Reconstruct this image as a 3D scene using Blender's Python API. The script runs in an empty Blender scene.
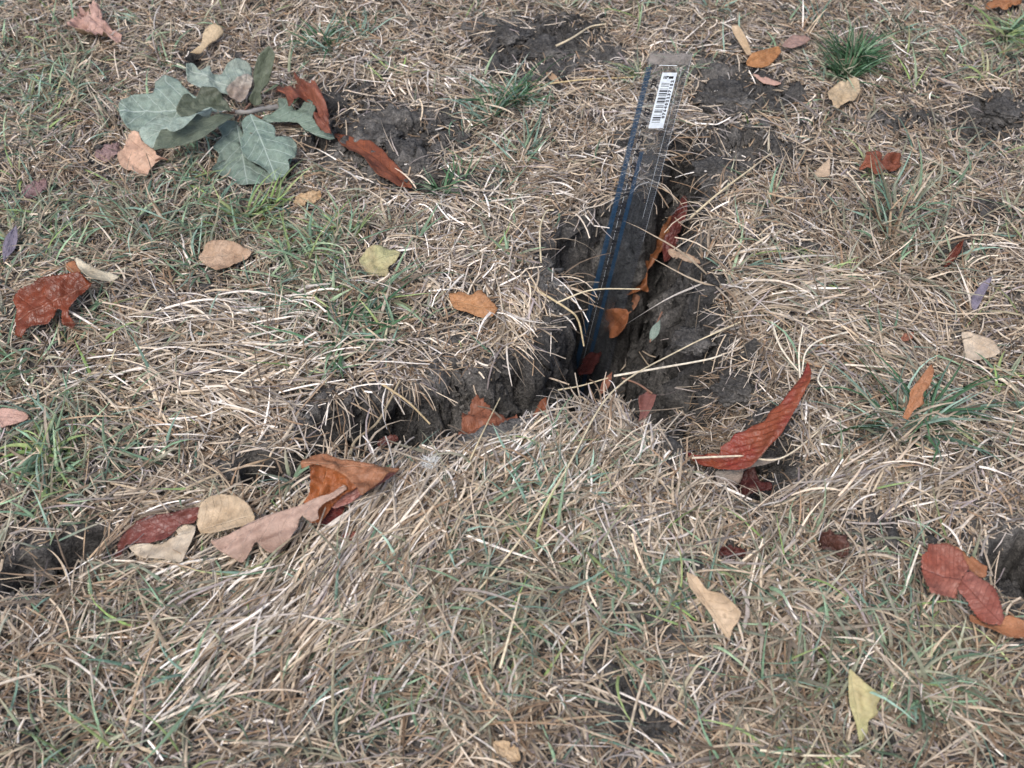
import bpy, bmesh, math
import numpy as np
from mathutils import Vector, Matrix
rng = np.random.default_rng(11)
PI = math.pi
scene = bpy.context.scene

# ------------------------------------------------------------------ camera, sky, sun, exposure
CAM_H, PITCH, HFOV = 0.588, math.radians(50), math.radians(45)
FPX = 512/math.tan(HFOV/2)
cam_d = bpy.data.cameras.new('camera'); cam = bpy.data.objects.new('camera', cam_d)
scene.collection.objects.link(cam); scene.camera = cam
cam.location = (0, 0, CAM_H); cam.rotation_euler = (PI/2-PITCH, 0, 0)
cam_d.sensor_width = 36; cam_d.angle = HFOV; cam_d.clip_start = 0.01; cam_d.clip_end = 500
cam_d.dof.use_dof = True; cam_d.dof.focus_distance = 0.79; cam_d.dof.aperture_fstop = 12

world = bpy.data.worlds.new('World'); scene.world = world; world.use_nodes = True
SUN_EL, SUN_AZ = math.radians(58), math.radians(205)      # overcast: a broad, weak sun high behind the viewer's left
wn = world.node_tree; wn.nodes.clear()
sky = wn.nodes.new('ShaderNodeTexSky'); sky.sky_type = 'NISHITA'; sky.sun_disc = False
sky.sun_elevation = SUN_EL; sky.sun_rotation = SUN_AZ; sky.air_density = 1.0; sky.dust_density = 4.0; sky.ozone_density = 1.0
hs = wn.nodes.new('ShaderNodeHueSaturation'); hs.inputs['Saturation'].default_value = 1.0
bg = wn.nodes.new('ShaderNodeBackground'); bg.inputs['Strength'].default_value = 0.13
wo = wn.nodes.new('ShaderNodeOutputWorld')
wn.links.new(sky.outputs[0], hs.inputs['Color']); wn.links.new(hs.outputs[0], bg.inputs[0]); wn.links.new(bg.outputs[0], wo.inputs[0])
sun_d = bpy.data.lights.new('sun', 'SUN'); sun = bpy.data.objects.new('sun', sun_d); scene.collection.objects.link(sun)
sun_d.energy = 1.35; sun_d.angle = math.radians(24); sun_d.color = (0.95, 0.98, 1.0)
sdir = Vector((math.sin(SUN_AZ)*math.cos(SUN_EL), math.cos(SUN_AZ)*math.cos(SUN_EL), math.sin(SUN_EL)))
sun.rotation_euler = sdir.to_track_quat('Z', 'Y').to_euler(); sun.location = (0, 0, 5)
vs = scene.view_settings
vs.view_transform = 'Standard'; vs.look = 'None'; vs.exposure = 0.70; vs.gamma = 1.0; vs.use_curve_mapping = False
scene.cycles.max_bounces = 8; scene.cycles.transparent_max_bounces = 12
scene.cycles.caustics_reflective = False; scene.cycles.caustics_refractive = False

# ------------------------------------------------------------------ helpers
def lin(h, k=1.0):
    h = h.lstrip('#'); v = np.array([int(h[i:i+2], 16)/255 for i in (0, 2, 4)])
    v = np.where(v <= 0.04045, v/12.92, ((v+0.055)/1.055)**2.4)
    return v*k
def c4(v): return (float(v[0]), float(v[1]), float(v[2]), 1.0)

def _hash(ix, iy, iz, seed):
    n = (ix*374761393 + iy*668265263 + iz*2147483647 + seed*1274126177) & 0xffffffff
    n = ((n ^ (n >> 13))*1274126177) & 0xffffffff
    n = ((n ^ (n >> 16))*2246822519) & 0xffffffff
    return ((n ^ (n >> 15)) & 0xffffff)/float(0xffffff)
def vnoise(x, y, z=None, seed=0):
    x = np.asarray(x, float); y = np.asarray(y, float)
    z = np.zeros_like(x) if z is None else np.asarray(z, float)
    ix, iy, iz = np.floor(x).astype(np.int64), np.floor(y).astype(np.int64), np.floor(z).astype(np.int64)
    fx, fy, fz = x-ix, y-iy, z-iz
    fx, fy, fz = fx*fx*(3-2*fx), fy*fy*(3-2*fy), fz*fz*(3-2*fz)
    r = 0
    for dx in (0, 1):
        for dy in (0, 1):
            for dz in (0, 1):
                w = (fx if dx else 1-fx)*(fy if dy else 1-fy)*(fz if dz else 1-fz)
                r = r + w*_hash(ix+dx, iy+dy, iz+dz, seed)
    return r*2-1
def fbm(x, y, z=None, seed=0, oct=4):
    r, a, s = 0, 1.0, 1.0
    for i in range(oct):
        r = r + a*vnoise(x*s+7.3*i, y*s+3.1*i, None if z is None else z*s+1.7*i, seed+i)
        a *= .5; s *= 2.03
    return r
def smooth(a, b, x):
    t = np.clip((x-a)/(b-a), 0, 1); return t*t*(3-2*t)

cp, sp = math.cos(PITCH), math.sin(PITCH)
def ray(px, py):
    a, b = (px-512)/FPX, -(py-384)/FPX
    return np.array([a, cp+b*sp, -sp+b*cp])
def at0(px, py, z=0.0):
    r = ray(px, py); return np.array([0, 0, CAM_H]) + r*((z-CAM_H)/r[2])
def pxscale(px, py):                       # pixels per metre for things lying at that spot
    r = ray(px, py); return FPX/((-CAM_H)/r[2])

def attr_color(me, name, cols):
    a = me.attributes.new(name, 'FLOAT_COLOR', 'POINT')
    c = np.ones((len(cols), 4), np.float32); c[:, :3] = cols
    a.data.foreach_set('color', c.ravel())
def mesh_np(name, V, F, mat=None, parent=None, smooth_=True, cols=None):
    V = np.asarray(V, np.float32); F = np.asarray(F, np.int32); k = F.shape[1]
    me = bpy.data.meshes.new(name)
    me.vertices.add(len(V)); me.vertices.foreach_set('co', V.ravel())
    me.loops.add(F.size); me.loops.foreach_set('vertex_index', F.ravel())
    me.polygons.add(len(F))
    me.polygons.foreach_set('loop_start', np.arange(0, F.size, k, dtype=np.int32))
    me.polygons.foreach_set('loop_total', np.full(len(F), k, np.int32))
    me.update(calc_edges=True)
    me.polygons.foreach_set('use_smooth', np.full(len(F), smooth_, bool))
    if cols is not None: attr_color(me, 'tint', cols)
    for m in (mat if isinstance(mat, (list, tuple)) else [mat]):
        if m is not None: me.materials.append(m)
    o = bpy.data.objects.new(name, me); scene.collection.objects.link(o)
    if parent is not None: o.parent = parent
    return o
def tag(o, label=None, cat=None, group=None, kind=None):
    if label: o['label'] = label
    if cat: o['category'] = cat
    if group: o['group'] = group
    if kind: o['kind'] = kind
    return o

# ------------------------------------------------------------------ materials
def new_mat(name):
    m = bpy.data.materials.new(name); m.use_nodes = True
    nt = m.node_tree; nt.nodes.clear()
    return m, nt, (lambda t: nt.nodes.new(t)), nt.links.new
def ramp(N, stops):
    r = N('ShaderNodeValToRGB'); e = r.color_ramp.elements
    e[0].position, e[0].color = stops[0][0], c4(stops[0][1]); e[1].position, e[1].color = stops[-1][0], c4(stops[-1][1])
    for p, c in stops[1:-1]:
        q = e.new(p); q.color = c4(c)
    return r
def mathn(N, L, op, a, b=None, clamp=False):
    n = N('ShaderNodeMath'); n.operation = op; n.use_clamp = clamp
    for i, v in enumerate((a, b)):
        if v is None: continue
        if hasattr(v, 'default_value'): L(v, n.inputs[i])
        else: n.inputs[i].default_value = v
    return n.outputs[0]
def mixc(N, L, fac, a, b):
    n = N('ShaderNodeMix'); n.data_type = 'RGBA'
    for s, v in ((0, fac), (6, a), (7, b)):
        if hasattr(v, 'default_value'): L(v, n.inputs[s])
        elif s == 0: n.inputs[0].default_value = v
        else: n.inputs[s].default_value = c4(v)
    return n.outputs[2]

def grass_mat(name, transl=0.25, rough=0.55):
    m, nt, N, L = new_mat(name)
    at = N('ShaderNodeAttribute'); at.attribute_name = 'tint'
    tc = N('ShaderNodeTexCoord'); nz = N('ShaderNodeTexNoise'); nz.inputs['Scale'].default_value = 420; nz.inputs['Detail'].default_value = 2
    L(tc.outputs['Object'], nz.inputs['Vector'])
    r = ramp(N, [(0.3, (.72, .70, .68)), (0.7, (1.12, 1.1, 1.08))]); L(nz.outputs[0], r.inputs[0])
    mu = N('ShaderNodeMix'); mu.data_type = 'RGBA'; mu.blend_type = 'MULTIPLY'; mu.inputs[0].default_value = 1
    L(at.outputs['Color'], mu.inputs[6]); L(r.outputs[0], mu.inputs[7])
    p = N('ShaderNodeBsdfPrincipled'); p.inputs['Roughness'].default_value = rough; p.inputs['Specular IOR Level'].default_value = 0.22
    t = N('ShaderNodeBsdfTranslucent'); mx = N('ShaderNodeMixShader'); mx.inputs[0].default_value = transl
    o = N('ShaderNodeOutputMaterial')
    L(mu.outputs[2], p.inputs['Base Color']); L(mu.outputs[2], t.inputs['Color'])
    L(p.outputs[0], mx.inputs[1]); L(t.outputs[0], mx.inputs[2]); L(mx.outputs[0], o.inputs[0])
    return m
M_STRAW = grass_mat('straw', 0.06, 0.72)
M_GRASS = grass_mat('grass_blade', 0.28, 0.5)

def soil_mat():
    m, nt, N, L = new_mat('soil')
    tc = N('ShaderNodeTexCoord')
    def noise(sc, det, rg=.6):
        n = N('ShaderNodeTexNoise'); n.inputs['Scale'].default_value = sc; n.inputs['Detail'].default_value = det; n.inputs['Roughness'].default_value = rg
        L(tc.outputs['Object'], n.inputs['Vector']); return n.outputs[0]
    big, fine, mid = noise(14, 4), noise(520, 4, .7), noise(95, 5)
    r1 = ramp(N, [(.3, lin('#403f3e')), (.52, lin('#575553')), (.72, lin('#797672'))]); L(big, r1.inputs[0])
    r2 = ramp(N, [(.3, (.42, .42, .42)), (.5, (.92, .92, .92)), (.70, (1.75, 1.72, 1.68))]); L(fine, r2.inputs[0])
    r3 = ramp(N, [(.32, (.6, .59, .58)), (.6, (1.1, 1.08, 1.06))]); L(mid, r3.inputs[0])
    a = N('ShaderNodeMix'); a.data_type = 'RGBA'; a.blend_type = 'MULTIPLY'; a.inputs[0].default_value = 1; L(r1.outputs[0], a.inputs[6]); L(r2.outputs[0], a.inputs[7])
    b = N('ShaderNodeMix'); b.data_type = 'RGBA'; b.blend_type = 'MULTIPLY'; b.inputs[0].default_value = 1; L(a.outputs[2], b.inputs[6]); L(r3.outputs[0], b.inputs[7])
    # far away the mat of dry grass is too fine to model: its own straw colour takes over in patches
    at = N('ShaderNodeAttribute'); at.attribute_name = 'tint'
    col = mixc(N, L, at.outputs['Fac'], b.outputs[2], lin('#9a8a70'))
    p = N('ShaderNodeBsdfPrincipled'); p.inputs['Roughness'].default_value = .92; p.inputs['Specular IOR Level'].default_value = .2
    L(col, p.inputs['Base Color'])
    b1 = N('ShaderNodeBump'); b1.inputs['Strength'].default_value = 1.0; b1.inputs['Distance'].default_value = .005; L(mid, b1.inputs['Height'])
    b2 = N('ShaderNodeBump'); b2.inputs['Strength'].default_value = .9; b2.inputs['Distance'].default_value = .002; L(fine, b2.inputs['Height']); L(b1.outputs[0], b2.inputs['Normal'])
    L(b2.outputs[0], p.inputs['Normal'])
    o = N('ShaderNodeOutputMaterial'); L(p.outputs[0], o.inputs[0])
    return m
M_SOIL = soil_mat()

def leaf_mat(name, base, spot, vein, nv=8, spot_at=.55, vein_f=.55, rough=.5, transl=.18, kslope=.55):
    m, nt, N, L = new_mat(name)
    at = N('ShaderNodeAttribute'); at.attribute_name = 'leafuv'
    sx = N('ShaderNodeSeparateXYZ'); L(at.outputs['Vector'], sx.inputs[0])
    u, v = sx.outputs[0], sx.outputs[1]
    av = mathn(N, L, 'ABSOLUTE', v)
    tc = N('ShaderNodeTexCoord'); oi = N('ShaderNodeObjectInfo')
    def noise(sc, det):
        n = N('ShaderNodeTexNoise'); n.noise_dimensions = '4D'; n.inputs['Scale'].default_value = sc; n.inputs['Detail'].default_value = det
        L(tc.outputs['Object'], n.inputs['Vector']); L(mathn(N, L, 'MULTIPLY', oi.outputs['Random'], 37.0), n.inputs['W']); return n.outputs[0]
    n1, n2, n3 = noise(55, 4), noise(260, 4), noise(900, 2)
    c = ramp(N, [(spot_at-.14, base), (spot_at+.12, spot)]); L(n1, c.inputs[0])
    sh = ramp(N, [(.3, (.78, .76, .74)), (.7, (1.18, 1.16, 1.14))]); L(n2, sh.inputs[0])
    mu = N('ShaderNodeMix'); mu.data_type = 'RGBA'; mu.blend_type = 'MULTIPLY'; mu.inputs[0].default_value = 1; L(c.outputs[0], mu.inputs[6]); L(sh.outputs[0], mu.inputs[7])
    mid = mathn(N, L, 'SUBTRACT', 1.0, mathn(N, L, 'MULTIPLY', av, 24.0), True)
    ph = mathn(N, L, 'FRACT', mathn(N, L, 'MULTIPLY', mathn(N, L, 'SUBTRACT', mathn(N, L, 'ADD', u, mathn(N, L, 'MULTIPLY', n2, .025)), mathn(N, L, 'MULTIPLY', av, kslope/3)), float(nv)))
    tri = mathn(N, L, 'ABSOLUTE', mathn(N, L, 'SUBTRACT', ph, .5))
    lat = mathn(N, L, 'SUBTRACT', 1.0, mathn(N, L, 'MULTIPLY', tri, 14.0), True)
    vo = N('ShaderNodeTexVoronoi'); vo.feature = 'DISTANCE_TO_EDGE'; vo.inputs['Scale'].default_value = 330; L(tc.outputs['Object'], vo.inputs['Vector'])
    net = mathn(N, L, 'SUBTRACT', 1.0, mathn(N, L, 'MULTIPLY', vo.outputs['Distance'], 9.0), True)
    vm = mathn(N, L, 'MAXIMUM', mid, mathn(N, L, 'MAXIMUM', mathn(N, L, 'MULTIPLY', lat, .75), mathn(N, L, 'MULTIPLY', net, .22)))
    col = mixc(N, L, mathn(N, L, 'MULTIPLY', vm, vein_f), mu.outputs[2], vein)
    # brown specks and a dry, browned margin
    sk = ramp(N, [(.66, (0, 0, 0)), (.72, (1, 1, 1))]); L(n2, sk.inputs[0])
    eg = ramp(N, [(.80, (0, 0, 0)), (1.0, (1, 1, 1))]); L(mathn(N, L, 'ADD', av, mathn(N, L, 'MULTIPLY', mathn(N, L, 'SUBTRACT', n1, .5), .5)), eg.inputs[0])
    dk = mathn(N, L, 'MULTIPLY', mathn(N, L, 'MAXIMUM', sk.outputs[0], mathn(N, L, 'MULTIPLY', eg.outputs[0], .55)), .55)
    col = mixc(N, L, dk, col, np.asarray(spot)*.35+np.array([.02, .01, .004]))
    hsv = N('ShaderNodeHueSaturation'); L(col, hsv.inputs['Color'])
    L(mathn(N, L, 'ADD', mathn(N, L, 'MULTIPLY', oi.outputs['Random'], .24), .86), hsv.inputs['Value'])
    wnz = N('ShaderNodeTexWhiteNoise'); wnz.noise_dimensions = '1D'; L(oi.outputs['Random'], wnz.inputs['W'])
    L(mathn(N, L, 'ADD', mathn(N, L, 'MULTIPLY', wnz.outputs['Value'], .18), .93), hsv.inputs['Saturation'])
    L(mathn(N, L, 'ADD', mathn(N, L, 'MULTIPLY', oi.outputs['Random'], .022), .491), hsv.inputs['Hue'])
    p = N('ShaderNodeBsdfPrincipled'); p.inputs['Roughness'].default_value = rough; p.inputs['Specular IOR Level'].default_value = .4
    L(hsv.outputs[0], p.inputs['Base Color'])
    hh = mathn(N, L, 'ADD', mathn(N, L, 'MULTIPLY', vm, -.9), mathn(N, L, 'MULTIPLY', n2, .8))
    b1 = N('ShaderNodeBump'); b1.inputs['Strength'].default_value = .5; b1.inputs['Distance'].default_value = .0012; L(hh, b1.inputs['Height'])
    b2 = N('ShaderNodeBump'); b2.inputs['Strength'].default_value = .35; b2.inputs['Distance'].default_value = .0005; L(n3, b2.inputs['Height']); L(b1.outputs[0], b2.inputs['Normal'])
    L(b2.outputs[0], p.inputs['Normal'])
    t = N('ShaderNodeBsdfTranslucent'); L(hsv.outputs[0], t.inputs['Color'])
    mx = N('ShaderNodeMixShader'); mx.inputs[0].default_value = transl; o = N('ShaderNodeOutputMaterial')
    L(p.outputs[0], mx.inputs[1]); L(t.outputs[0], mx.inputs[2]); L(mx.outputs[0], o.inputs[0])
    return m
K = .95
_lin = lin
def lin(h, k=1.0):
    v = _lin(h, k)
    return v if k == 1.0 else v*.90+.10*float(v@np.array([.3, .55, .15]))
LM = {
 'orange':  leaf_mat('leaf_orange', lin('#bb7748', K*.84), lin('#94572f', K*.84), lin('#d0976c', K*.84), 9),
 'rust':    leaf_mat('leaf_rust', lin('#a4684a', K*.84), lin('#774631', K*.84), lin('#bd7346', K*.8), 9),
 'red':     leaf_mat('leaf_red', lin('#983a30', K*.8), lin('#a55a34', K*.8), lin('#c4744e', K*.8), 13, .47, .6, .38),
 'darkred': leaf_mat('leaf_dark_red', lin('#8a4236', K*.8), lin('#5f2a22', K*.8), lin('#a86a5c', K*.8), 9, .52, .5, .33),
 'maroon':  leaf_mat('leaf_maroon', lin('#4e2822', K), lin('#6c4038', K), lin('#7b4d45', K), 8),
 'coral':   leaf_mat('leaf_coral', lin('#b9806c', K*.84), lin('#a2604a', K*.84), lin('#80493e', K*.84), 9, .52, .7, .42),
 'pink':    leaf_mat('leaf_pink_tan', lin('#d2a894', K*.9), lin('#bd9280', K*.9), lin('#dcb8a0', K*.88), 7),
 'mauve':   leaf_mat('leaf_mauve', lin('#9c7f7c', K), lin('#80676a', K), lin('#b09490', K), 7),
 'purple':  leaf_mat('leaf_purple_grey', lin('#8c8394', K), lin('#6e6474', K), lin('#a59caa', K), 7),
 'tan':     leaf_mat('leaf_tan', lin('#cdb08e', K*.92), lin('#b5946f', K*.92), lin('#d8bd9a', K*.88), 8),
 'pinktan': leaf_mat('leaf_pinkish_brown', lin('#b79484', K*.9), lin('#a27d6c', K*.9), lin('#cdb0a0', K*.9), 7, .6),
 'cream':   leaf_mat('leaf_cream', lin('#d8c8ae', K*.95), lin('#c9b191', K*.95), lin('#e2d6c0', K*.95), 8),
 'yellow':  leaf_mat('leaf_yellow_green', lin('#b3ac78', K*.85), lin('#c2a97c', K*.85), lin('#c9c294', K*.85), 9),
 'sage':    leaf_mat('leaf_sage', lin('#75887a', K), lin('#64766a', K), lin('#b4c2b6', K), 6, .6, .75, .6, .15, .9),
 'palesage': leaf_mat('leaf_pale_sage', lin('#91a195', K), lin('#7c8d80', K), lin('#c2ccc0', K), 6, .6, .6, .6, .15, .9),
 'olive':   leaf_mat('leaf_olive', lin('#66705c', K), lin('#5a6350', K), lin('#87917c', K), 6, .6, .5, .5, .2, .9),
 'greyleaf': leaf_mat('leaf_grey_withered', lin('#a39b91', K), lin('#968274', K), lin('#b5aea4', K), 6),
}
def plain(name, col, rough=.6, spec=.4, bump=0):
    m, nt, N, L = new_mat(name); p = N('ShaderNodeBsdfPrincipled'); o = N('ShaderNodeOutputMaterial'); L(p.outputs[0], o.inputs[0])
    tc = N('ShaderNodeTexCoord'); n = N('ShaderNodeTexNoise'); n.inputs['Scale'].default_value = 300; L(tc.outputs['Object'], n.inputs['Vector'])
    r = ramp(N, [(.3, np.asarray(col)*.85), (.7, np.minimum(np.asarray(col)*1.12, 1))]); L(n.outputs[0], r.inputs[0]); L(r.outputs[0], p.inputs['Base Color'])
    p.inputs['Roughness'].default_value = rough; p.inputs['Specular IOR Level'].default_value = spec
    return m

# ------------------------------------------------------------------ terrain: undulating lawn with an open forked crack
def W2(pts): return np.array([at0(*p)[:2] for p in pts])
RIM = W2([(283,448),(318,416),(352,410),(400,395),(440,385),(480,375),(512,360),(534,338),(552,316),(570,294),(573,268),(569,244),(578,226),(606,212),(638,206),(656,194),(664,170),(684,142),(706,148),(712,180),(704,206),(694,236),(699,276),(718,318),(752,350),(788,380),(804,420),(800,482),(768,503),(733,500),(700,480),(655,446),(615,412),(575,411),(530,430),(470,454),(400,458),(340,466),(300,462)])
VAL = [W2([(694,164),(652,218),(604,246),(606,300),(598,350),(590,396)]), W2([(590,396),(520,422),(440,440),(360,448),(300,456)]), W2([(590,396),(640,430),(700,464),(765,492)])]
VALD = [(.06,.14,.21,.24,.24,.22), (.22,.15,.13,.09,.04), (.22,.14,.085,.075)]
HOLES = [(50,562,42,18,.085),(92,540,36,15,.05),(20,570,26,14,.05),(285,478,46,16,.06),(335,440,30,14,.03),(250,500,26,9,.022),(1014,585,36,34,.10),(197,62,16,12,.03),(318,135,9,16,.03),(428,184,18,11,.022),(757,484,26,13,.035),
         (402,140,40,22,.008),(540,45,60,30,.006),(735,155,30,18,.014),(600,240,30,10,.02),(990,120,50,22,.008),(360,415,40,10,.01)]
def seg_d(X, Y, a, b):
    d = b-a; t = np.clip(((X-a[0])*d[0]+(Y-a[1])*d[1])/(d@d), 0, 1)
    return np.hypot(X-a[0]-t*d[0], Y-a[1]-t*d[1]), t
def inside(X, Y, P):
    r = np.zeros(X.shape, bool)
    for i in range(len(P)):
        (x0, y0), (x1, y1) = P[i-1], P[i]
        if y0 == y1: continue
        r ^= ((y0 > Y) != (y1 > Y)) & (X < (x1-x0)*(Y-y0)/(y1-y0)+x0)
    return r
STEP = .002
gx = np.arange(-.80, .8001, STEP); gy = np.arange(0.0, 1.4001, STEP)
GX, GY = np.meshgrid(gx, gy)
def lawn(X, Y):
    e = .010*vnoise(X*5.5, Y*5.5, seed=5)+.006*vnoise(X*14, Y*14, seed=6)+.0025*vnoise(X*40, Y*40, seed=7)
    for (px, py, r, a) in ((560,560,.09,.008),(480,300,.07,.008),(780,300,.09,.008),(640,150,.05,.006),(420,520,.09,.006)):
        c = at0(px, py); e = e+a*np.exp(-((X-c[0])**2+(Y-c[1])**2)/(r*r))
    return e
H0 = lawn(GX, GY)
wx = GX+.007*vnoise(GX*45, GY*45, seed=21)+.004*vnoise(GX*130, GY*130, seed=22)
wy = GY+.007*vnoise(GX*45, GY*45, seed=23)+.004*vnoise(GX*130, GY*130, seed=24)
IN = inside(wx, wy, RIM)
DR = np.full(GX.shape, 9.)
for i in range(len(RIM)): DR = np.minimum(DR, seg_d(wx, wy, RIM[i-1], RIM[i])[0])
DV = np.full(GX.shape, 9.); VD = np.zeros(GX.shape)
for P, D in zip(VAL, VALD):
    for i in range(len(P)-1):
        d, t = seg_d(wx, wy, P[i], P[i+1]); k = d < DV
        DV = np.where(k, d, DV); VD = np.where(k, D[i]*(1-t)+D[i+1]*t, VD)
S = np.where(IN, DR/(DR+np.maximum(DV-.008, 0)+1e-6), 0)
CR = VD*S**.8
CR = CR*(1+.22*fbm(GX*60, GY*60, seed=31, oct=3)*(S > 0))
HO = np.zeros(GX.shape)
for (px, py, rx, ry, d) in HOLES:
    c = at0(px, py); s = pxscale(px, py); sy = s*.72
    q = np.hypot((wx-c[0])/(rx/s), (wy-c[1])/(ry/sy)); HO = np.maximum(HO, d*smooth(1.08, .6, q))
RD, RA, RB = .7954, 1.0165, 1.1224
cpos = np.array([0, 0, CAM_H])
TL = cpos+RD*ray(650,51); TR = cpos+RD*RA*ray(693,52); BLp = cpos+RD*RB*ray(594,281)
RY = TL-BLp; RY /= np.linalg.norm(RY)                         # up along the ruler
RX = (TR-TL)-RY*((TR-TL)@RY); RWID = float(np.linalg.norm(RX)); RX /= RWID
RZ = np.cross(RX, RY)
RLEN, RTH = .312, .0026
R0 = TL-RY*RLEN
HF = H0-CR-HO
rdist = np.full(GX.shape, 9.)
for b_ in np.arange(0, .22, .006):                            # room for the ruler where it stands in the crack
    q0, q1 = R0+RY*b_, R0+RY*b_+RX*RWID
    if q0[2] > .03: break
    d_ = seg_d(wx, wy, (q0-RX*.004)[:2], (q1+RX*.004)[:2])[0]+.005*vnoise(GX*70, GY*70, seed=61)+.004*vnoise(GX*170, GY*170, seed=62)
    HF = np.minimum(HF, np.where(d_ < .009, min(q0[2], q1[2])-.003, 9))
    HF = np.minimum(HF, np.where(d_ < .015, min(q0[2], q1[2])+.010, 9))
CR = np.maximum(CR, H0-HF-HO)
GAP = np.maximum(CR, HO)
BARE_SPOTS = [(540,44,72,46),(500,25,36,18),(392,138,72,42),(735,95,46,34),(742,160,44,30),(905,120,36,8),(1000,108,44,19),(662,178,18,30),(470,190,30,16),(330,100,30,20),(560,300,30,50),(612,150,14,10),(770,110,24,14),(960,240,26,10),(690,300,40,60),(720,400,75,50),(645,640,20,14),(608,703,22,26),(650,735,22,11),(1000,205,25,12),(890,215,22,8),(60,558,36,15),(340,425,50,22),(1008,600,26,34),(870,540,14,9),(560,350,20,50),(610,60,16,10),(800,250,14,8),(700,455,40,20)]
BARE = np.zeros(GX.shape)
for (px, py, rx, ry) in BARE_SPOTS:
    c = at0(px, py); s = pxscale(px, py)
    q = np.hypot((wx-c[0])/(rx/s), (wy-c[1])/(ry/s/.72)); BARE = np.maximum(BARE, smooth(1.25, .55, q))
INSIDE_CRACK = np.clip(CR/.006, 0, 1)
BAREALL = np.maximum(BARE, INSIDE_CRACK)
def bil(G, X, Y):
    fx = np.clip((X-gx[0])/STEP, 0, len(gx)-1.001); fy = np.clip((Y-gy[0])/STEP, 0, len(gy)-1.001)
    i, j = fx.astype(int), fy.astype(int); a, b = fx-i, fy-j
    return (G[j, i]*(1-a)+G[j, i+1]*a)*(1-b)+(G[j+1, i]*(1-a)+G[j+1, i+1]*a)*b
def edge_fade(X, Y):
    d = np.maximum(np.maximum(gx[0]-X, X-gx[-1]), np.maximum(gy[0]-Y, Y-gy[-1])); return np.clip(1-d/.3, 0, 1)
def hfull(X, Y): return bil(HF, X, Y)*edge_fade(X, Y)
def hlawn(X, Y): return bil(H0, X, Y)*edge_fade(X, Y)

def grow(a, s, n, lim):
    out = []; st = s
    for _ in range(n):
        st *= 1.28; a += st; out.append(a)
        if a > lim: break
    return np.array(out)
ex = grow(gx[-1], STEP, 60, 60); ey = grow(gy[-1], STEP, 60, 60); ey2 = grow(0, STEP, 60, 60)
mx_ = np.concatenate([-ex[::-1], gx, ex]); my_ = np.concatenate([-ey2[::-1], gy, ey])
MX, MY = np.meshgrid(mx_, my_)
MZ = hfull(MX, MY)
P = np.stack([MX, MY, MZ], -1)
dzx = np.gradient(MZ, axis=1)/np.gradient(MX, axis=1); dzy = np.gradient(MZ, axis=0)/np.gradient(MY, axis=0)
NN = np.stack([-dzx, -dzy, np.ones_like(MZ)], -1); NN /= np.linalg.norm(NN, axis=-1, keepdims=True)
near = edge_fade(MX, MY)
bare_m = bil(BAREALL, MX, MY)*near
lump = (.011*np.abs(vnoise(MX*62, MY*62, MZ*62, 41))**.7+.006*np.abs(vnoise(MX*140, MY*140, MZ*140, 42))**.7+.0035*vnoise(MX*300, MY*300, MZ*300, 43)-.004)
P = P+NN*(lump*(.15+.95*bare_m)*(near > .9))[..., None]
r, c = MX.shape
idx = np.arange(r*c).reshape(r, c)
F = np.stack([idx[:-1, :-1].ravel(), idx[:-1, 1:].ravel(), idx[1:, 1:].ravel(), idx[1:, :-1].ravel()], 1)
far = 1-smooth(1.0, .0, edge_fade(MX, MY)); far = np.where(edge_fade(MX, MY) >= 1, 0, far)
ground = mesh_np('ground', P.reshape(-1, 3), F, M_SOIL, cols=np.repeat((far*(.75+.25*vnoise(MX*3, MY*3, seed=9))).reshape(-1, 1), 3, 1))
tag(ground, 'dark clay lawn soil split by a forked drying crack', kind='structure')

def atg(px, py, h=0.0):                     # a photo point dropped on the lawn surface, h above it
    z = 0.0
    for _ in range(6):
        p = at0(px, py, z); z = float(hlawn(np.array([p[0]]), np.array([p[1]]))[0])+h
    return at0(px, py, z)

# ------------------------------------------------------------------ leaves
FOOT = []                                   # where fallen leaves lie, so that blades do not grow through them
def outline(kind, u, side, seed):
    if kind == 'ovate':
        w = np.sin(PI*u**.82)**.85; w = w*(1+.05*np.abs(((u*17+.3*side) % 1)-.5)*2-.03)
    elif kind == 'lance':
        w = np.sin(PI*np.clip(u, 0, 1)**.95)**1.05*(1+.09*(((u*15) % 1))-.04)
    elif kind == 'round':
        w = np.sin(PI*u**.75)**.6*(1+.06*vnoise(u*9, u*0+side*3, seed=seed))
    elif kind == 'oak':
        w = np.sin(PI*np.clip(u**1.45, 0, 1))**.55*(.86+.19*np.cos(2*PI*(u*3.4+.07*side)+.3))*(1+.10*vnoise(u*9, u*0+side*5, seed=seed))
        w = w*(.30+.70*smooth(0, .42, u))
    elif kind == 'maple':
        w = np.sin(PI*u**.9)**.55*(.82+.17*np.cos(2*PI*(u*2.6+.1*side)+1.2+seed))*(1+.22*vnoise(u*8, u*0+side*5, seed=seed)+.10*vnoise(u*24, u*0+side*5, seed=seed+1))
    else:                                    # torn
        w = np.sin(PI*np.clip(u, 0, 1))**.48*(.86+.22*vnoise(u*4, u*0+side*4, seed=seed)+.10*vnoise(u*15, u*0+side*4, seed=seed+3))
    if kind in ('torn', 'maple', 'round', 'oak', 'ovate'):
        g = np.random.default_rng(int(seed)*2+(side > 0)); w = w*(1+.035*vnoise(u*45, u*0+side*2, seed=seed+5))
        if kind in ('torn', 'maple'):
            for _ in range(int(g.integers(1, 4))): w = w*(1-g.uniform(.15, .45)*np.exp(-((u-g.uniform(.2, .9))/g.uniform(.012, .04))**2))
    return np.maximum(w, .012)
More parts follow.
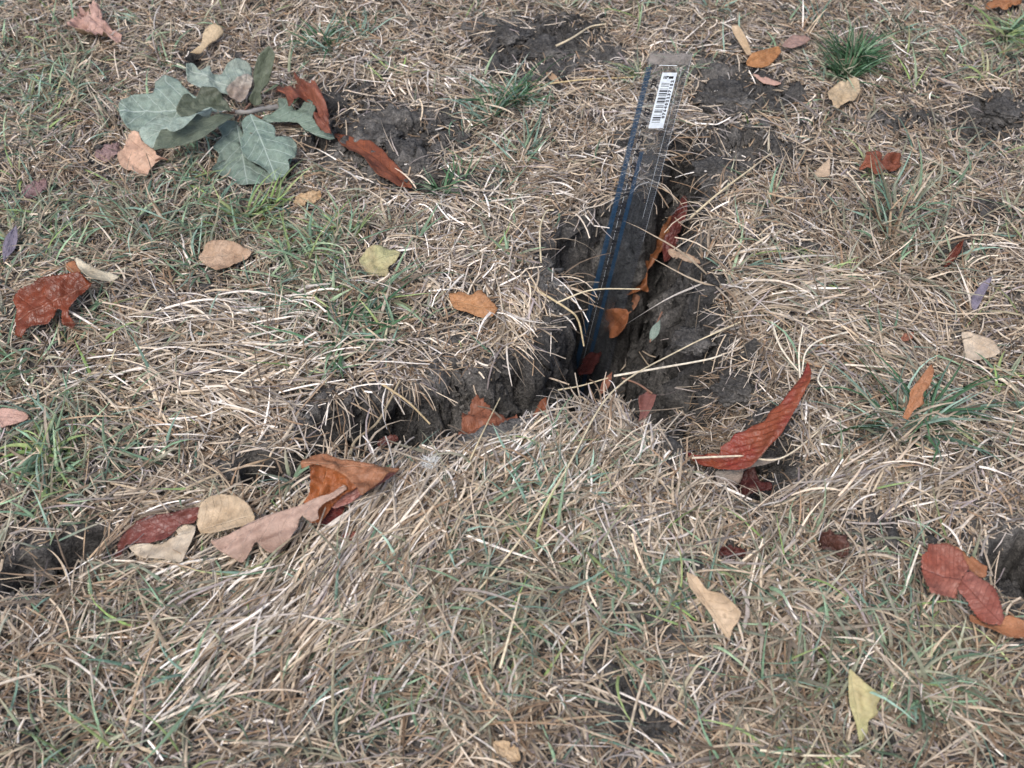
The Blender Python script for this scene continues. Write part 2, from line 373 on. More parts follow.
def blade_mesh(name, b, t, half_w, kind, mats, roll=0, fold=0, bend=0, cup=0, wav=.1, seed=0, parent=None, twist=0, skew=0, nu=84, nv=32, thick=.00022, asym=0, face=None):
    b, t = np.asarray(b), np.asarray(t); L = np.linalg.norm(t-b); ax = (t-b)/L
    mid = (b+t)/2; toc = np.array([0, 0, CAM_H])-mid; toc /= np.linalg.norm(toc)
    n = toc*.5+np.array([0, 0, 1.])*.8 if face is None else np.asarray(face, float)
    n = n-ax*(n@ax); n /= np.linalg.norm(n)
    sd = np.cross(n, ax)
    R = np.array(Matrix.Rotation(roll, 3, Vector(ax))); n = R@n; sd = R@sd
    u = np.linspace(0, 1, nu+1)[:, None]; v = np.linspace(-1, 1, nv+1)[None, :]
    U = np.repeat(u, nv+1, 1); V = np.repeat(v, nu+1, 0)
    w = np.where(V < 0, outline(kind, U, -1, seed)*(1-asym), outline(kind, U, 1, seed)*(1+asym))*half_w
    a = V*w
    if abs(cup) > .02:
        k = cup/half_w; y = np.sin(k*a)/k; z = (1-np.cos(k*a))/k
    else: y, z = a, 0*a
    z = z+np.abs(a)*math.tan(fold)
    tw = twist*(U-.5); y, z = y*np.cos(tw)-z*np.sin(tw), y*np.sin(tw)+z*np.cos(tw)
    z = z+bend*L*4*U*(1-U)
    s_ = seed*1.37
    z = z+half_w*wav*(fbm(U*3.2+s_, V*1.6+s_*.7, seed=seed, oct=3)+.4*V*V*np.sin(U*(13+5*vnoise(np.array([s_]), np.array([.5]))[0])+3*np.sign(V)+s_))
    g_ = np.random.default_rng(int(seed)+500); ca, cb = g_.uniform(-.2, .45, 2)
    z = z+half_w*wav*1.6*np.where(V < 0, ca, cb)*np.abs(V)**3*(.5+U)
    cf = 2.2+g_.uniform(0, 1.2); z = z-half_w*wav*1.1*(np.abs(vnoise(U*cf+s_, V*1.3+U*1.1+s_, seed=seed+21))**.8)-half_w*wav*.45*np.abs(vnoise(U*cf*2.6+s_, V*2.4-U*1.7+s_, seed=seed+22))**.8
    z = z+half_w*wav*.12*vnoise(U*26, V*9, seed=seed+23)
    y = y+skew*half_w*np.sin(PI*U)
    X = U*L+half_w*.10*wav*vnoise(U*6+s_, V*4, seed=seed+9)
    Pt = b+X[..., None]*ax+y[..., None]*sd+z[..., None]*n
    du = np.gradient(Pt, axis=0); dv = np.gradient(Pt, axis=1); nn = np.cross(du, dv); nn /= np.linalg.norm(nn, axis=-1, keepdims=True)+1e-12
    Tp, Bt = Pt+nn*thick*.5, Pt-nn*thick*.5
    nr, nc = nu+1, nv+1; id0 = np.arange(nr*nc).reshape(nr, nc); id1 = id0+nr*nc
    q = lambda I: np.stack([I[:-1, :-1].ravel(), I[1:, :-1].ravel(), I[1:, 1:].ravel(), I[:-1, 1:].ravel()], 1)
    Ft = q(id0); Fb = q(id1)[:, ::-1]
    ring = np.concatenate([id0[0, :-1], id0[:-1, -1], id0[-1, :0:-1], id0[:0:-1, 0]]); rn = np.roll(ring, -1)
    Fr = np.stack([ring, rn, rn+nr*nc, ring+nr*nc], 1)
    Fs = np.concatenate([Ft, Fb, Fr])
    org = Pt[0, nc//2].copy()
    o = mesh_np(name, np.concatenate([Tp.reshape(-1, 3), Bt.reshape(-1, 3)])-org, Fs, list(mats), parent)
    o.location = org if parent is None else tuple(org-np.array(parent.location))
    mi = np.zeros(len(Fs), np.int32); mi[len(Ft):len(Ft)+len(Fb)] = 1; o.data.polygons.foreach_set('material_index', mi)
    uv = np.stack([U, V, U*0], -1).reshape(-1, 3); at = o.data.attributes.new('leafuv', 'FLOAT_VECTOR', 'POINT')
    at.data.foreach_set('vector', np.concatenate([uv, uv]).astype(np.float32).ravel())
    return o, Pt
def poly_mesh(name, poly, b, t, mats, roll=0, fold=0, bend=0, cup=0, wav=.1, seed=0, parent=None, thick=.00022, rib=0, curl=.12, creases=(), serr=.00022, **_):
    """a leaf with a torn or lobed outline: the outline lies on the leaf's own tilted plane, then the sheet is creased, cupped and curled"""
    b, t = np.asarray(b), np.asarray(t); L = np.linalg.norm(t-b); ax = (t-b)/L
    mid_ = (b+t)/2; toc = np.array([0, 0, CAM_H])-mid_; toc /= np.linalg.norm(toc)
    n = toc*.5+np.array([0, 0, 1.])*.8; n = n-ax*(n@ax); n /= np.linalg.norm(n); sd = np.cross(n, ax)
    Rm = np.array(Matrix.Rotation(roll, 3, Vector(ax))); n = Rm@n; sd = Rm@sd
    g = np.random.default_rng(int(seed)+900); cam0 = np.array([0, 0, CAM_H]); Q = []
    for (px, py) in poly:
        r_ = ray(px, py); q = cam0+r_*(((b-cam0)@n)/(r_@n))-b; Q.append((q@ax, q@sd))
    Q = np.array(Q); hw = max(np.ptp(Q[:, 1])/2, 1e-4)
    B = []
    for i in range(len(Q)):                                   # rounded outline with a fine ragged margin
        p0, p1, p2, p3 = Q[i-1], Q[i], Q[(i+1) % len(Q)], Q[(i+2) % len(Q)]
        k = max(int(np.hypot(*(p2-p1))/.0011), 2)
        for j in range(k):
            u_ = j/k; c_ = .5*((2*p1)+(-p0+p2)*u_+(2*p0-5*p1+4*p2-p3)*u_*u_+(-p0+3*p1-3*p2+p3)*u_**3)
            B.append(.45*(p1*(1-u_)+p2*u_)+.55*c_)
    B = np.array(B); tn = np.roll(B, -1, 0)-np.roll(B, 1, 0); tn /= np.linalg.norm(tn, axis=1, keepdims=True)+1e-9
    B = B+np.stack([tn[:, 1], -tn[:, 0]], 1)*(serr*np.where(np.arange(len(B)) % 2 == 0, 1, -.4)*g.uniform(.1, 1.2, len(B)))[:, None]
    st = max(.0011, hw/22); xs = np.arange(Q[:, 0].min(), Q[:, 0].max(), st); ys = np.arange(Q[:, 1].min(), Q[:, 1].max(), st)
    XX, YY = np.meshgrid(xs, ys); XX = XX+g.uniform(-.3, .3, XX.shape)*st; YY = YY+g.uniform(-.3, .3, YY.shape)*st; XX, YY = XX.ravel(), YY.ravel()
    de = np.full(XX.shape, 9.)
    for i in range(len(B)): de = np.minimum(de, seg_d(XX, YY, B[i-1], B[i])[0])
    k = inside(XX, YY, B) & (de > st*.45)
    co = [Vector(p) for p in B]+[Vector((x, y)) for x, y in zip(XX[k], YY[k])]
    from mathutils.geometry import delaunay_2d_cdt
    vo, _e, fo, *_r = delaunay_2d_cdt(co, [], [list(range(len(B)))], 1, 1e-7)
    V2 = np.array([v[:] for v in vo]); Fo = np.array([f for f in fo if len(f) == 3])
    a2 = V2[Fo]; ar = (a2[:, 1, 0]-a2[:, 0, 0])*(a2[:, 2, 1]-a2[:, 0, 1])-(a2[:, 1, 1]-a2[:, 0, 1])*(a2[:, 2, 0]-a2[:, 0, 0])
    Fo[ar < 0] = Fo[ar < 0][:, ::-1]
    X, Y = V2[:, 0], V2[:, 1]; U, Vv = X/L, Y/hw
    de = np.full(X.shape, 9.)
    for i in range(len(B)): de = np.minimum(de, seg_d(X, Y, B[i-1], B[i])[0])
    s_ = seed*1.37; Y0 = Y-np.median(Q[:, 1])*np.clip(4*U*(1-U), 0, 1); Z = np.abs(Y0)*math.tan(fold*.55)+bend*.6*L*4*U*(1-U)+cup*.45*hw*(Y0/hw)**2
    Z = Z+hw*wav*(.9*fbm(U*2.6+s_, Vv*1.5+s_*.7, seed=seed, oct=3)-1.1*np.abs(vnoise(U*2.6+s_, Vv*1.3+U+s_, seed=seed+21))**.8-.6*np.abs(vnoise(U*6+s_, Vv*3-U*2+s_, seed=seed+22))**.8+.16*vnoise(U*24, Vv*9, seed=seed+23))
    Z = Z+curl*hw*np.exp(-de/(hw*.22))*(vnoise(U*3+s_, Vv*2, seed=seed+31)+.35)
    Z = Z+rib*hw*np.sin(2*PI*13*(U-.30*np.abs(Vv)))*smooth(0, .3*hw, de)
    Z = Z-Z.mean()
    for (x0, y0, x1, y1, am) in creases: Z = Z+am*hw*np.exp(-seg_d(U, Vv, np.array([x0, y0]), np.array([x1, y1]))[0]/.16)
    P3 = b+X[:, None]*ax+Y[:, None]*sd+Z[:, None]*n
    nn = np.zeros_like(P3); fn = np.cross(P3[Fo[:, 1]]-P3[Fo[:, 0]], P3[Fo[:, 2]]-P3[Fo[:, 0]])
    for c_ in range(3): np.add.at(nn, Fo[:, c_], fn)
    nn /= np.linalg.norm(nn, axis=1, keepdims=True)+1e-12
    N_ = len(P3); Vx = np.concatenate([P3+nn*thick*.5, P3-nn*thick*.5])-b
    E = np.concatenate([Fo[:, [0, 1]], Fo[:, [1, 2]], Fo[:, [2, 0]]]); key = np.sort(E, 1); _, inv, cnt = np.unique(key, axis=0, return_inverse=True, return_counts=True)
    Eb = E[cnt[inv.ravel()] == 1]
    rim = np.concatenate([np.stack([Eb[:, 1], Eb[:, 0], Eb[:, 0]+N_], 1), np.stack([Eb[:, 1], Eb[:, 0]+N_, Eb[:, 1]+N_], 1)])
    o = mesh_np(name, Vx, np.concatenate([Fo, Fo[:, ::-1]+N_, rim]), list(mats), parent)
    o.location = b if parent is None else tuple(b-np.array(parent.location))
    mi = np.zeros(len(Fo)*2+len(rim), np.int32); mi[len(Fo):2*len(Fo)] = 1; o.data.polygons.foreach_set('material_index', mi)
    at = o.data.attributes.new('leafuv', 'FLOAT_VECTOR', 'POINT'); uv = np.stack([U, np.clip(Vv, -1, 1), U*0], 1)
    at.data.foreach_set('vector', np.concatenate([uv, uv]).astype(np.float32).ravel())
    cx, cy = Q.mean(0); FOOT.append((b+ax*Q[:, 0].min(), b+ax*Q[:, 0].max()+sd*cy*.5, hw*.85))
    return o
def Zm(ox, oy, k, pts): return [(ox+x/k, oy+y/k) for x, y in pts]
OUT = {}
def outl(label, ox, oy, k, pts, base, tip): OUT[label] = (Zm(ox, oy, k, pts), Zm(ox, oy, k, [base])[0], Zm(ox, oy, k, [tip])[0])
def tube(name, pts, radii, mat, parent=None, n=6, col=None, rel=None):
    pts = np.asarray(pts, float); m = len(pts); tg = np.gradient(pts, axis=0); tg /= np.linalg.norm(tg, axis=1, keepdims=True)
    ref = np.array([.3, .2, 1.]); Vv = []
    for p, t, r_ in zip(pts, tg, radii):
        s1 = np.cross(t, ref); s1 /= np.linalg.norm(s1); s2 = np.cross(t, s1)
        for k in range(n): Vv.append(p+r_*(math.cos(2*PI*k/n)*s1+math.sin(2*PI*k/n)*s2))
    Fq = []
    for i in range(m-1):
        for k in range(n): Fq.append((i*n+k, i*n+(k+1) % n, (i+1)*n+(k+1) % n, (i+1)*n+k))
    Fq.append((0, 1, 2, 3)); Fq.append(((m-1)*n+3, (m-1)*n+2, (m-1)*n+1, (m-1)*n))
    Vv = np.array(Vv); org = pts[0].copy() if rel is None else np.asarray(rel)
    o = mesh_np(name, Vv-org, Fq, mat, parent, cols=None if col is None else np.tile(col, (len(Vv), 1)))
    if parent is None: o.location = org
    return o
def curve_pts(ctrl, n=24):                  # Catmull-Rom through control points
    c = np.asarray(ctrl, float); c = np.vstack([2*c[0]-c[1], c, 2*c[-1]-c[-2]]); out = []
    m = len(c)-3
    for i in range(m):
        for t in np.linspace(0, 1, n//m+1)[: None if i == m-1 else -1]:
            p0, p1, p2, p3 = c[i:i+4]
            out.append(.5*((2*p1)+(-p0+p2)*t+(2*p0-5*p1+4*p2-p3)*t*t+(-p0+3*p1-3*p2+p3)*t**3))
    return np.array(out)
M_STALK = plain('leaf_stalk_brown', lin('#7a5a48'), .6)
LGROUP = 'fallen leaves scattered over the dry lawn'
nleaf = [0]
outl('dark red folded leaf with a pale cream leaf lapped under it', 110,440,5.906, [(40,610),(70,560),(110,515),(160,480),(230,450),(320,435),(430,415),(520,395),(525,440),(500,490),(420,500),(370,545),(330,585),(240,610),(150,615),(100,625),(80,690),(50,700)], (505,480), (50,640))
outl('pale cream leaf lying below the dark red folded leaf', 110,440,5.906, [(110,630),(220,610),(330,590),(400,560),(385,525),(450,495),(500,500),(512,545),(470,640),(430,720),(370,720),(300,705),(180,695)], (510,530), (115,640))
outl('round tan cream leaf between the dark red leaf and the long pinkish leaf', 110,440,5.906, [(510,490),(525,440),(545,390),(600,345),(680,330),(760,340),(820,380),(855,450),(840,490),(760,520),(680,545),(600,555),(530,545)], (515,535), (850,440))
outl('long lobed pinkish brown leaf below the crumpled orange leaf', 200,440,4.876, [(48,490),(120,465),(200,430),(270,395),(350,365),(430,340),(500,320),(560,290),(640,260),(700,215),(715,235),(660,280),(605,310),(575,345),(580,385),(540,400),(500,375),(480,400),(465,440),(430,500),(380,545),(335,548),(305,528),(276,498),(248,535),(200,590),(150,570),(90,535)], (700,225), (50,490))
outl('orange brown leaf hanging down under the crumpled orange leaf', 200,440,4.876, [(540,115),(600,125),(680,150),(740,180),(765,230),(700,270),(640,330),(590,400),(540,400),(520,330),(500,310),(530,260),(545,190)], (560,390), (620,125))
outl('crumpled orange brown leaf folded over itself left of the crack', 200,440,4.876, [(492,100),(540,75),(620,72),(700,82),(770,110),(850,128),(975,138),(900,190),(840,230),(790,255),(750,205),(700,165),(620,135),(560,120),(500,128)], (965,145), (495,108))
outl('folded coral orange leaf part lying right of the crumpled orange leaf', 200,440,4.876, [(750,200),(840,180),(970,145),(880,215),(800,260),(730,310),(650,335),(640,300),(700,240)], (960,150), (645,325))
outl('small red brown leaf peeping from under the crumpled orange leaf', 200,440,4.876, [(575,345),(640,318),(705,318),(690,400),(620,420),(570,410)], (575,400), (700,330))
outl('large red brown torn leaf beside a cream leaf at the left', 0,240,6.985, [(90,410),(135,345),(220,310),(270,280),(350,265),(420,250),(500,240),(560,230),(600,270),(640,300),(600,350),(540,410),(490,460),(480,520),(530,590),(510,625),(440,595),(430,540),(430,490),(400,480),(385,540),(340,590),(270,595),(210,610),(150,680),(100,660),(110,600),(95,540),(110,470)], (620,310), (105,560))
outl('cream leaf with curled edge touching the large red brown leaf', 0,240,6.985, [(525,130),(545,115),(600,150),(680,190),(760,215),(832,245),(770,290),(700,302),(640,305),(590,265),(545,190)], (830,250), (535,120))
outl('small orange brown leaf showing behind the cream curled leaf', 0,240,6.985, [(462,160),(520,145),(545,190),(570,235),(515,240),(465,205)], (465,180), (560,215))
outl('long bright red ribbed leaf rising from the right crack branch', 680,355,5.12, [(655,38),(674,90),(672,150),(640,205),(600,275),(560,345),(520,405),(470,455),(420,505),(360,570),(300,585),(220,585),(170,575),(140,550),(60,525),(20,500),(90,508),(200,512),(215,480),(260,450),(280,415),(330,390),(370,355),(430,330),(460,285),(520,250),(570,190),(610,130),(640,70)], (130,545), (660,40))
outl('pale tan leaf tucked under the foot of the long red leaf', 680,355,5.12, [(180,600),(250,588),(370,535),(450,528),(535,528),(450,558),(370,575),(325,595),(312,645),(280,668),(195,655)], (190,625), (530,532))
outl('dark maroon curled leaf in the hollow below the long red leaf', 680,355,5.12, [(280,695),(330,600),(380,575),(405,640),(470,660),(468,695),(400,703),(330,722)], (290,690), (465,680))
outl('rounded coral brown leaf at the right overlapping a second coral leaf', 904,530,6.4, [(108,175),(150,130),(150,95),(240,88),(310,100),(370,150),(400,220),(418,250),(370,310),(348,360),(340,430),(280,438),(210,432),(165,420),(140,360),(120,270)], (362,330), (112,240))
outl('coral leaf folded over the rounded leaf beside a dark hole', 904,530,6.4, [(342,385),(358,320),(420,252),(480,300),(530,330),(590,380),(622,470),(642,560),(620,612),(540,602),(470,562),(430,505),(390,440)], (625,600), (370,330))
outl('orange brown curled leaf along the lower side of the coral leaves', 904,530,6.4, [(425,535),(480,565),(540,600),(620,606),(650,550),(730,568),(800,600),(850,650),(780,688),(680,688),(610,668),(540,632),(470,608),(422,585)], (840,645), (428,560))
outl('small orange leaf tip poking out behind the coral leaves', 904,530,6.4, [(300,95),(370,128),(420,178),(432,165),(485,205),(532,235),(522,305),(470,300),(410,260),(380,190)], (330,115), (525,270))
outl('tan pink lobed leaf curled up near the top left corner', 60,0,5.689, [(58,150),(95,95),(108,32),(150,58),(185,110),(200,52),(240,68),(246,120),(290,140),(342,172),(312,212),(255,190),(230,208),(190,228),(130,195),(62,182)], (335,178), (90,80))
outl('pale tan leaf rolled into a tube above the grey green sprig', 60,0,5.689, [(830,145),(880,133),(932,172),(900,212),(850,252),(800,302),(742,307),(800,260),(812,200)], (750,305), (900,150))
outl('broad orange brown leaf wedged in the near crack branch', 440,380,4.452, [(72,245),(95,205),(98,160),(130,130),(165,98),(210,125),(240,145),(280,165),(320,190),(352,212),(330,262),(260,275),(160,272)], (345,225), (85,225))
outl('small orange leaf standing on edge right of the wedged orange leaf', 440,380,4.452, [(395,220),(420,150),(445,95),(474,78),(472,150),(455,225)], (425,220), (462,82))
outl('pinkish red folded leaf with a thin stalk on the near crack rim', 440,380,4.452, [(880,95),(930,48),(962,68),(947,120),(922,160),(897,210),(872,218),(890,150)], (945,60), (885,210))
outl('crumpled rust brown lobed leaf behind the right end of the grey green sprig', 270,55,5.294, [(32,200),(60,140),(90,110),(78,75),(105,58),(140,95),(165,140),(210,160),(260,180),(297,250),(292,320),(302,372),(270,378),(225,330),(240,270),(205,240),(150,268),(115,302),(100,245),(48,225)], (285,350), (95,70))
outl('long narrow orange brown leaf lying beside dark soil right of the sprig', 270,55,5.294, [(333,383),(400,413),(470,448),(530,468),(590,503),(640,558),(700,608),(755,670),(690,692),(620,672),(560,648),(510,595),(470,545),(410,528),(360,452)], (745,675), (340,388))
outl('pale pink lobed leaf lying under the left side of the grey green sprig', 110,40,5.486, [(100,520),(160,513),(180,560),(250,608),(255,630),(298,645),(230,690),(200,742),(140,722),(60,692),(43,640),(85,600)], (250,660), (110,540))
outl('yellow green leaf with a brown corner between grass blades', 340,235,6.02, [(118,130),(180,75),(240,58),(310,82),(365,108),(330,170),(292,190),(290,245),(240,255),(180,242),(122,190)], (135,170), (350,115))
outl('orange tan leaf lying on cut straw left of the crack', 340,235,6.02, [(655,360),(720,338),(790,362),(850,338),(900,390),(950,440),(920,495),(850,495),(780,470),(690,445)], (665,390), (935,455))
outl('pale tan leaf standing in straw at the lower right centre', 670,560,4.04, [(66,48),(110,68),(150,120),(210,135),(250,170),(287,210),(275,250),(252,280),(240,328),(200,272),(160,212),(110,152),(80,110)], (72,55), (245,310))
outl('yellow green pointed leaf near the lower right corner', 670,560,4.04, [(720,440),(760,470),(800,505),(852,545),(835,590),(842,620),(805,650),(800,700),(770,738),(750,660),(722,570)], (725,450), (775,725))
outl('reddish brown curled leaf left of the dark green tuft', 725,20,4.8, [(103,197),(130,160),(200,140),(262,123),(272,150),(240,192),(200,228),(150,233),(104,217)], (110,205), (265,135))
outl('pale pinkish brown leaf behind the reddish brown curled leaf', 725,20,4.8, [(272,125),(330,68),(380,78),(408,95),(360,127),(320,138)], (280,122), (400,92))
outl('narrow tan leaf curl standing up above the ruler', 725,20,4.8, [(33,25),(62,28),(92,80),(128,155),(105,168),(70,110),(38,60)], (118,160), (42,28))
outl('small orange tan leaf sliver below the reddish brown curled leaf', 725,20,4.8, [(133,260),(200,273),(272,305),(240,315),(180,303)], (140,263), (265,308))
outl('orange tan leaf under the dark green tuft at the upper right', 725,20,4.8, [(492,345),(545,298),(580,298),(600,272),(642,283),(653,330),(625,382),(570,397),(540,424),(498,382)], (510,390), (635,295))
outl('bright orange brown notched leaf behind grass in the upper right', 725,20,4.8, [(652,710),(690,622),(740,638),(747,680),(770,648),(842,638),(853,690),(820,722),(760,722),(740,745),(690,708)], (665,700), (845,660))
outl('small pointed cream leaf left of the bright orange notched leaf', 725,20,4.8, [(422,737),(480,685),(504,662),(502,747),(440,753)], (430,740), (500,675))
outl('square cream leaf resting on straw at the right edge', 895,230,3.837, [(256,393),(330,403),(382,428),(402,477),(340,497),(273,497),(263,440)], (262,400), (395,475))
outl('narrow orange brown leaf stuck upright in the dark green tuft', 895,230,3.837, [(28,722),(53,660),(58,620),(100,563),(140,517),(150,545),(132,600),(107,628),(112,665),(72,692),(50,725)], (38,715), (143,525))
outl('purple grey leaf standing in straw above the cream leaf', 895,230,3.837, [(293,260),(330,208),(372,183),(347,240),(312,307),(293,292)], (303,300), (365,190))
outl('cream tan leaf resting on dry straw left of the green tufts', 0,240,2.953, [(586,52),(618,8),(680,3),(744,35),(700,72),(650,97),(618,82)], (592,50), (738,38))
outl('orange leaf standing upright in the crack right of the ruler', 540,200,3.49, [(305,335),(318,262),(338,200),(348,150),(378,125),(412,138),(432,78),(474,50),(445,122),(418,190),(398,232),(382,252),(382,322),(352,318)], (325,335), (465,60))
outl('bright orange curled leaf deep in the crack beside the ruler', 540,200,3.49, [(228,432),(250,378),(300,382),(306,430),(278,472),(250,480)], (240,450), (302,390))
outl('brown leaf lying over the crack floor below the bright orange leaf', 540,200,3.49, [(222,402),(240,368),(300,345),(328,300),(356,330),(318,398),(262,384)], (228,395), (345,315))
def leaf(label, pb, pt, wpx, kind, top, under=None, hb=8, ht=8, stalk=None, stalk_mat=None, **kw):
    """a fallen leaf from its stalk end pb to its tip pt (photo points), heights in mm above the lawn"""
    nleaf[0] += 1; kw.setdefault('seed', nleaf[0]*3+1)
    if label in OUT:
        poly, pb, pt = OUT[label]
        o = poly_mesh('fallen_leaf', poly, atg(*pb, hb/1000), atg(*pt, ht/1000), (LM[top], LM[under or top]), **kw)
        if stalk:
            b = np.array(o.location); e = atg(*stalk, hb/1000+.001); sp_ = curve_pts([b, (b+e)/2+np.array([0, 0, .002]), e], 8)
            tube('leaf_stalk', sp_, np.linspace(.0007, .0006, len(sp_)), stalk_mat or M_STALK, o, rel=b)
        return tag(o, label, 'leaf', LGROUP)
    b, t = atg(*pb, hb/1000), atg(*pt, ht/1000)
    mp = ((pb[0]+pt[0])/2, (pb[1]+pt[1])/2); hw = wpx/2/pxscale(*mp)
    o, Pt = blade_mesh('fallen_leaf', b, t, hw, kind, (LM[top], LM[under or top]), **kw)
    tag(o, label, 'leaf', LGROUP)
    FOOT.append((b, t, hw*.85))
    if stalk:
        e = atg(*stalk, hb/1000+.001); s = curve_pts([b, (b+e)/2+np.array([0, 0, .002]), e], 8)
        tube('leaf_stalk', s, np.linspace(.0007, .0006, len(s)), stalk_mat or M_STALK, o, rel=b)
    return o
D = math.radians
# upper left corner
leaf('tan pink lobed leaf curled up near the top left corner', (72,30), (120,30), 34, 'maple', 'pink', 'tan', 14, 12, fold=.5, wav=.42, roll=.15, bend=.10)
leaf('pale tan leaf rolled into a tube above the grey green sprig', (194,52), (223,24), 13, 'round', 'tan', 'tan', 10, 16, cup=-.9, wav=.08)
leaf('crumpled rust brown lobed leaf behind the right end of the grey green sprig', (284,66), (322,124), 40, 'maple', 'rust', 'orange', 30, 10, fold=.45, wav=.45, bend=.15, roll=-.2)
leaf('long narrow orange brown leaf lying beside dark soil right of the sprig', (335,130), (412,184), 26, 'lance', 'rust', 'orange', 8, 8, fold=.55, wav=.14, bend=.08, roll=.35)
leaf('pale pink lobed leaf lying under the left side of the grey green sprig', (122,172), (152,138), 38, 'maple', 'pink', 'pink', 10, 14, wav=.16, roll=-.1, stalk=(168,160))
leaf('dull mauve leaf fragment half buried left of the pale pink leaf', (98,160), (118,142), 24, 'torn', 'mauve', 'mauve', 4, 5, wav=.2)
leaf('small pinkish mauve leaf among green blades at the left', (24,196), (46,180), 18, 'torn', 'mauve', 'pink', 8, 9, wav=.25)
leaf('purple grey leaf at the left edge of the lawn', (4,262), (16,224), 13, 'lance', 'purple', 'purple', 8, 14, wav=.2)
leaf('large red brown torn leaf beside a cream leaf at the left', (92,280), (8,322), 52, 'torn', 'darkred', 'coral', 22, 16, fold=.18, wav=.13, bend=.06, asym=.1, serr=.0006)
leaf('cream leaf with curled edge touching the large red brown leaf', (70,262), (119,275), 24, 'ovate', 'cream', 'cream', 26, 28, cup=.7, wav=.12, roll=.25)
leaf('small orange brown leaf showing behind the cream curled leaf', (64,268), (82,260), 12, 'torn', 'orange', 'orange', 12, 14, wav=.2)
leaf('cream tan leaf resting on dry straw left of the green tufts', (203,262), (249,248), 24, 'ovate', 'tan', 'cream', 10, 11, fold=.2, wav=.16)
leaf('small pinkish tan leaf bit beside bright green blades', (294,203), (321,192), 17, 'torn', 'tan', 'pink', 8, 8, wav=.25)
leaf('yellow green leaf with a brown corner between grass blades', (362,252), (396,286), 36, 'ovate', 'yellow', 'yellow', 9, 7, wav=.15, fold=-.1)
leaf('orange tan leaf lying on cut straw left of the crack', (448,294), (501,316), 24, 'torn', 'orange', 'tan', 10, 7, wav=.2, fold=.1)
leaf('pinkish tan leaf cut off by the left edge of the photo', (-14,418), (28,416), 20, 'round', 'pink', 'pink', 10, 10, wav=.12)
# lower left group
leaf('dark red folded leaf with a pale cream leaf lapped under it', (198,516), (116,536), 38, 'lance', 'darkred', 'maroon', 15, 6, fold=.22, wav=.22, roll=-.15)
leaf('pale cream leaf lying below the dark red folded leaf', (205,536), (124,550), 40, 'torn', 'cream', 'cream', 12, 8, fold=.2, wav=.10, roll=.25)
leaf('round tan cream leaf between the dark red leaf and the long pinkish leaf', (206,534), (254,508), 40, 'round', 'tan', 'cream', 14, 18, cup=.5, wav=.07, roll=-.1)
leaf('long lobed pinkish brown leaf below the crumpled orange leaf', (320,506), (208,548), 44, 'torn', 'pinktan', 'pinktan', 24, 16, fold=-.18, wav=.14, bend=.05, roll=.1)
leaf('crumpled orange brown leaf folded over itself left of the crack', (296,466), (396,480), 54, 'torn', 'orange', 'coral', 24, 36, fold=-.3, wav=.26, bend=.06, roll=.25)
leaf('folded coral orange leaf part lying right of the crumpled orange leaf', (0,0), (0,0), 20, 'torn', 'coral', 'orange', 20, 14, wav=.22, fold=.2, roll=-.2)
leaf('orange brown leaf hanging down under the crumpled orange leaf', (330,462), (308,522), 46, 'torn', 'orange', 'coral', 12, 28, wav=.26, fold=-.15)
leaf('small red brown leaf peeping from under the crumpled orange leaf', (312,500), (330,526), 26, 'torn', 'darkred', 'maroon', 10, 4, wav=.2)
leaf('tiny pinkish leaf bit right of the long lobed leaf', (338,540), (360,533), 11, 'torn', 'coral', 'pink', 8, 8, wav=.2)
leaf('dark red leaf bit at the bottom of the left crack branch', (377,444), (398,438), 14, 'torn', 'darkred', 'maroon', -12, -8, wav=.2)
leaf('small brown leaf bit hanging on the wall of the left crack branch', (372,388), (378,404), 10, 'torn', 'coral', 'pinktan', -6, -12, wav=.1)
# in and around the crack
leaf('broad orange brown leaf wedged in the near crack branch', (460,430), (522,420), 46, 'torn', 'rust', 'orange', -9, -7, fold=.3, wav=.26, roll=.55, bend=.06, serr=.0006)
leaf('small orange leaf standing on edge right of the wedged orange leaf', (532,426), (548,402), 12, 'torn', 'rust', 'orange', -14, -4, wav=.2, roll=.4)
leaf('pinkish red folded leaf with a thin stalk on the near crack rim', (654,392), (638,427), 14, 'lance', 'coral', 'darkred', 2, 2, cup=1.2, wav=.08, stalk=(622,378))
leaf('long bright red ribbed leaf rising from the right crack branch', (706,472), (811,362), 40, 'lance', 'red', 'pinktan', -2, 34, fold=.03, wav=.10, roll=-.40, rib=.05, bend=-.03, seed=77)
leaf('narrow red leaf lying flat at the foot of the long red leaf', (688,456), (722,466), 10, 'lance', 'red', 'darkred', -1, 2, wav=.12, roll=.3)
leaf('pale tan leaf tucked under the foot of the long red leaf', (716,474), (790,458), 22, 'torn', 'greyleaf', 'tan', -6, -2, wav=.12)
leaf('dark maroon curled leaf in the hollow below the long red leaf', (736,488), (774,484), 22, 'torn', 'maroon', 'pinktan', -16, -12, cup=.8, wav=.3)
leaf('orange leaf standing upright in the crack right of the ruler', (642,292), (664,232), 20, 'torn', 'rust', 'darkred', -80, -48, wav=.45, curl=.3, roll=-.2)
leaf('bright orange curled leaf deep in the crack beside the ruler', (618,332), (636,292), 20, 'ovate', 'orange', 'tan', -98, -78, cup=.8, wav=.15, roll=.2)
leaf('dark rusty leaf pressed against the far end of the crack wall', (664,262), (684,196), 18, 'torn', 'darkred', 'rust', -66, -30, wav=.3, roll=-.2)
leaf('brown leaf lying over the crack floor below the bright orange leaf', (612,345), (632,308), 28, 'torn', 'rust', 'coral', -100, -84, wav=.3)
leaf('dark red leaf at the deepest part of the crack under the ruler', (580,374), (600,352), 22, 'torn', 'maroon', 'darkred', -104, -112, wav=.2)
leaf('orange brown scrap at the crack fork below the ruler', (600,395), (612,372), 9, 'lance', 'rust', 'orange', -70, -60, wav=.1)
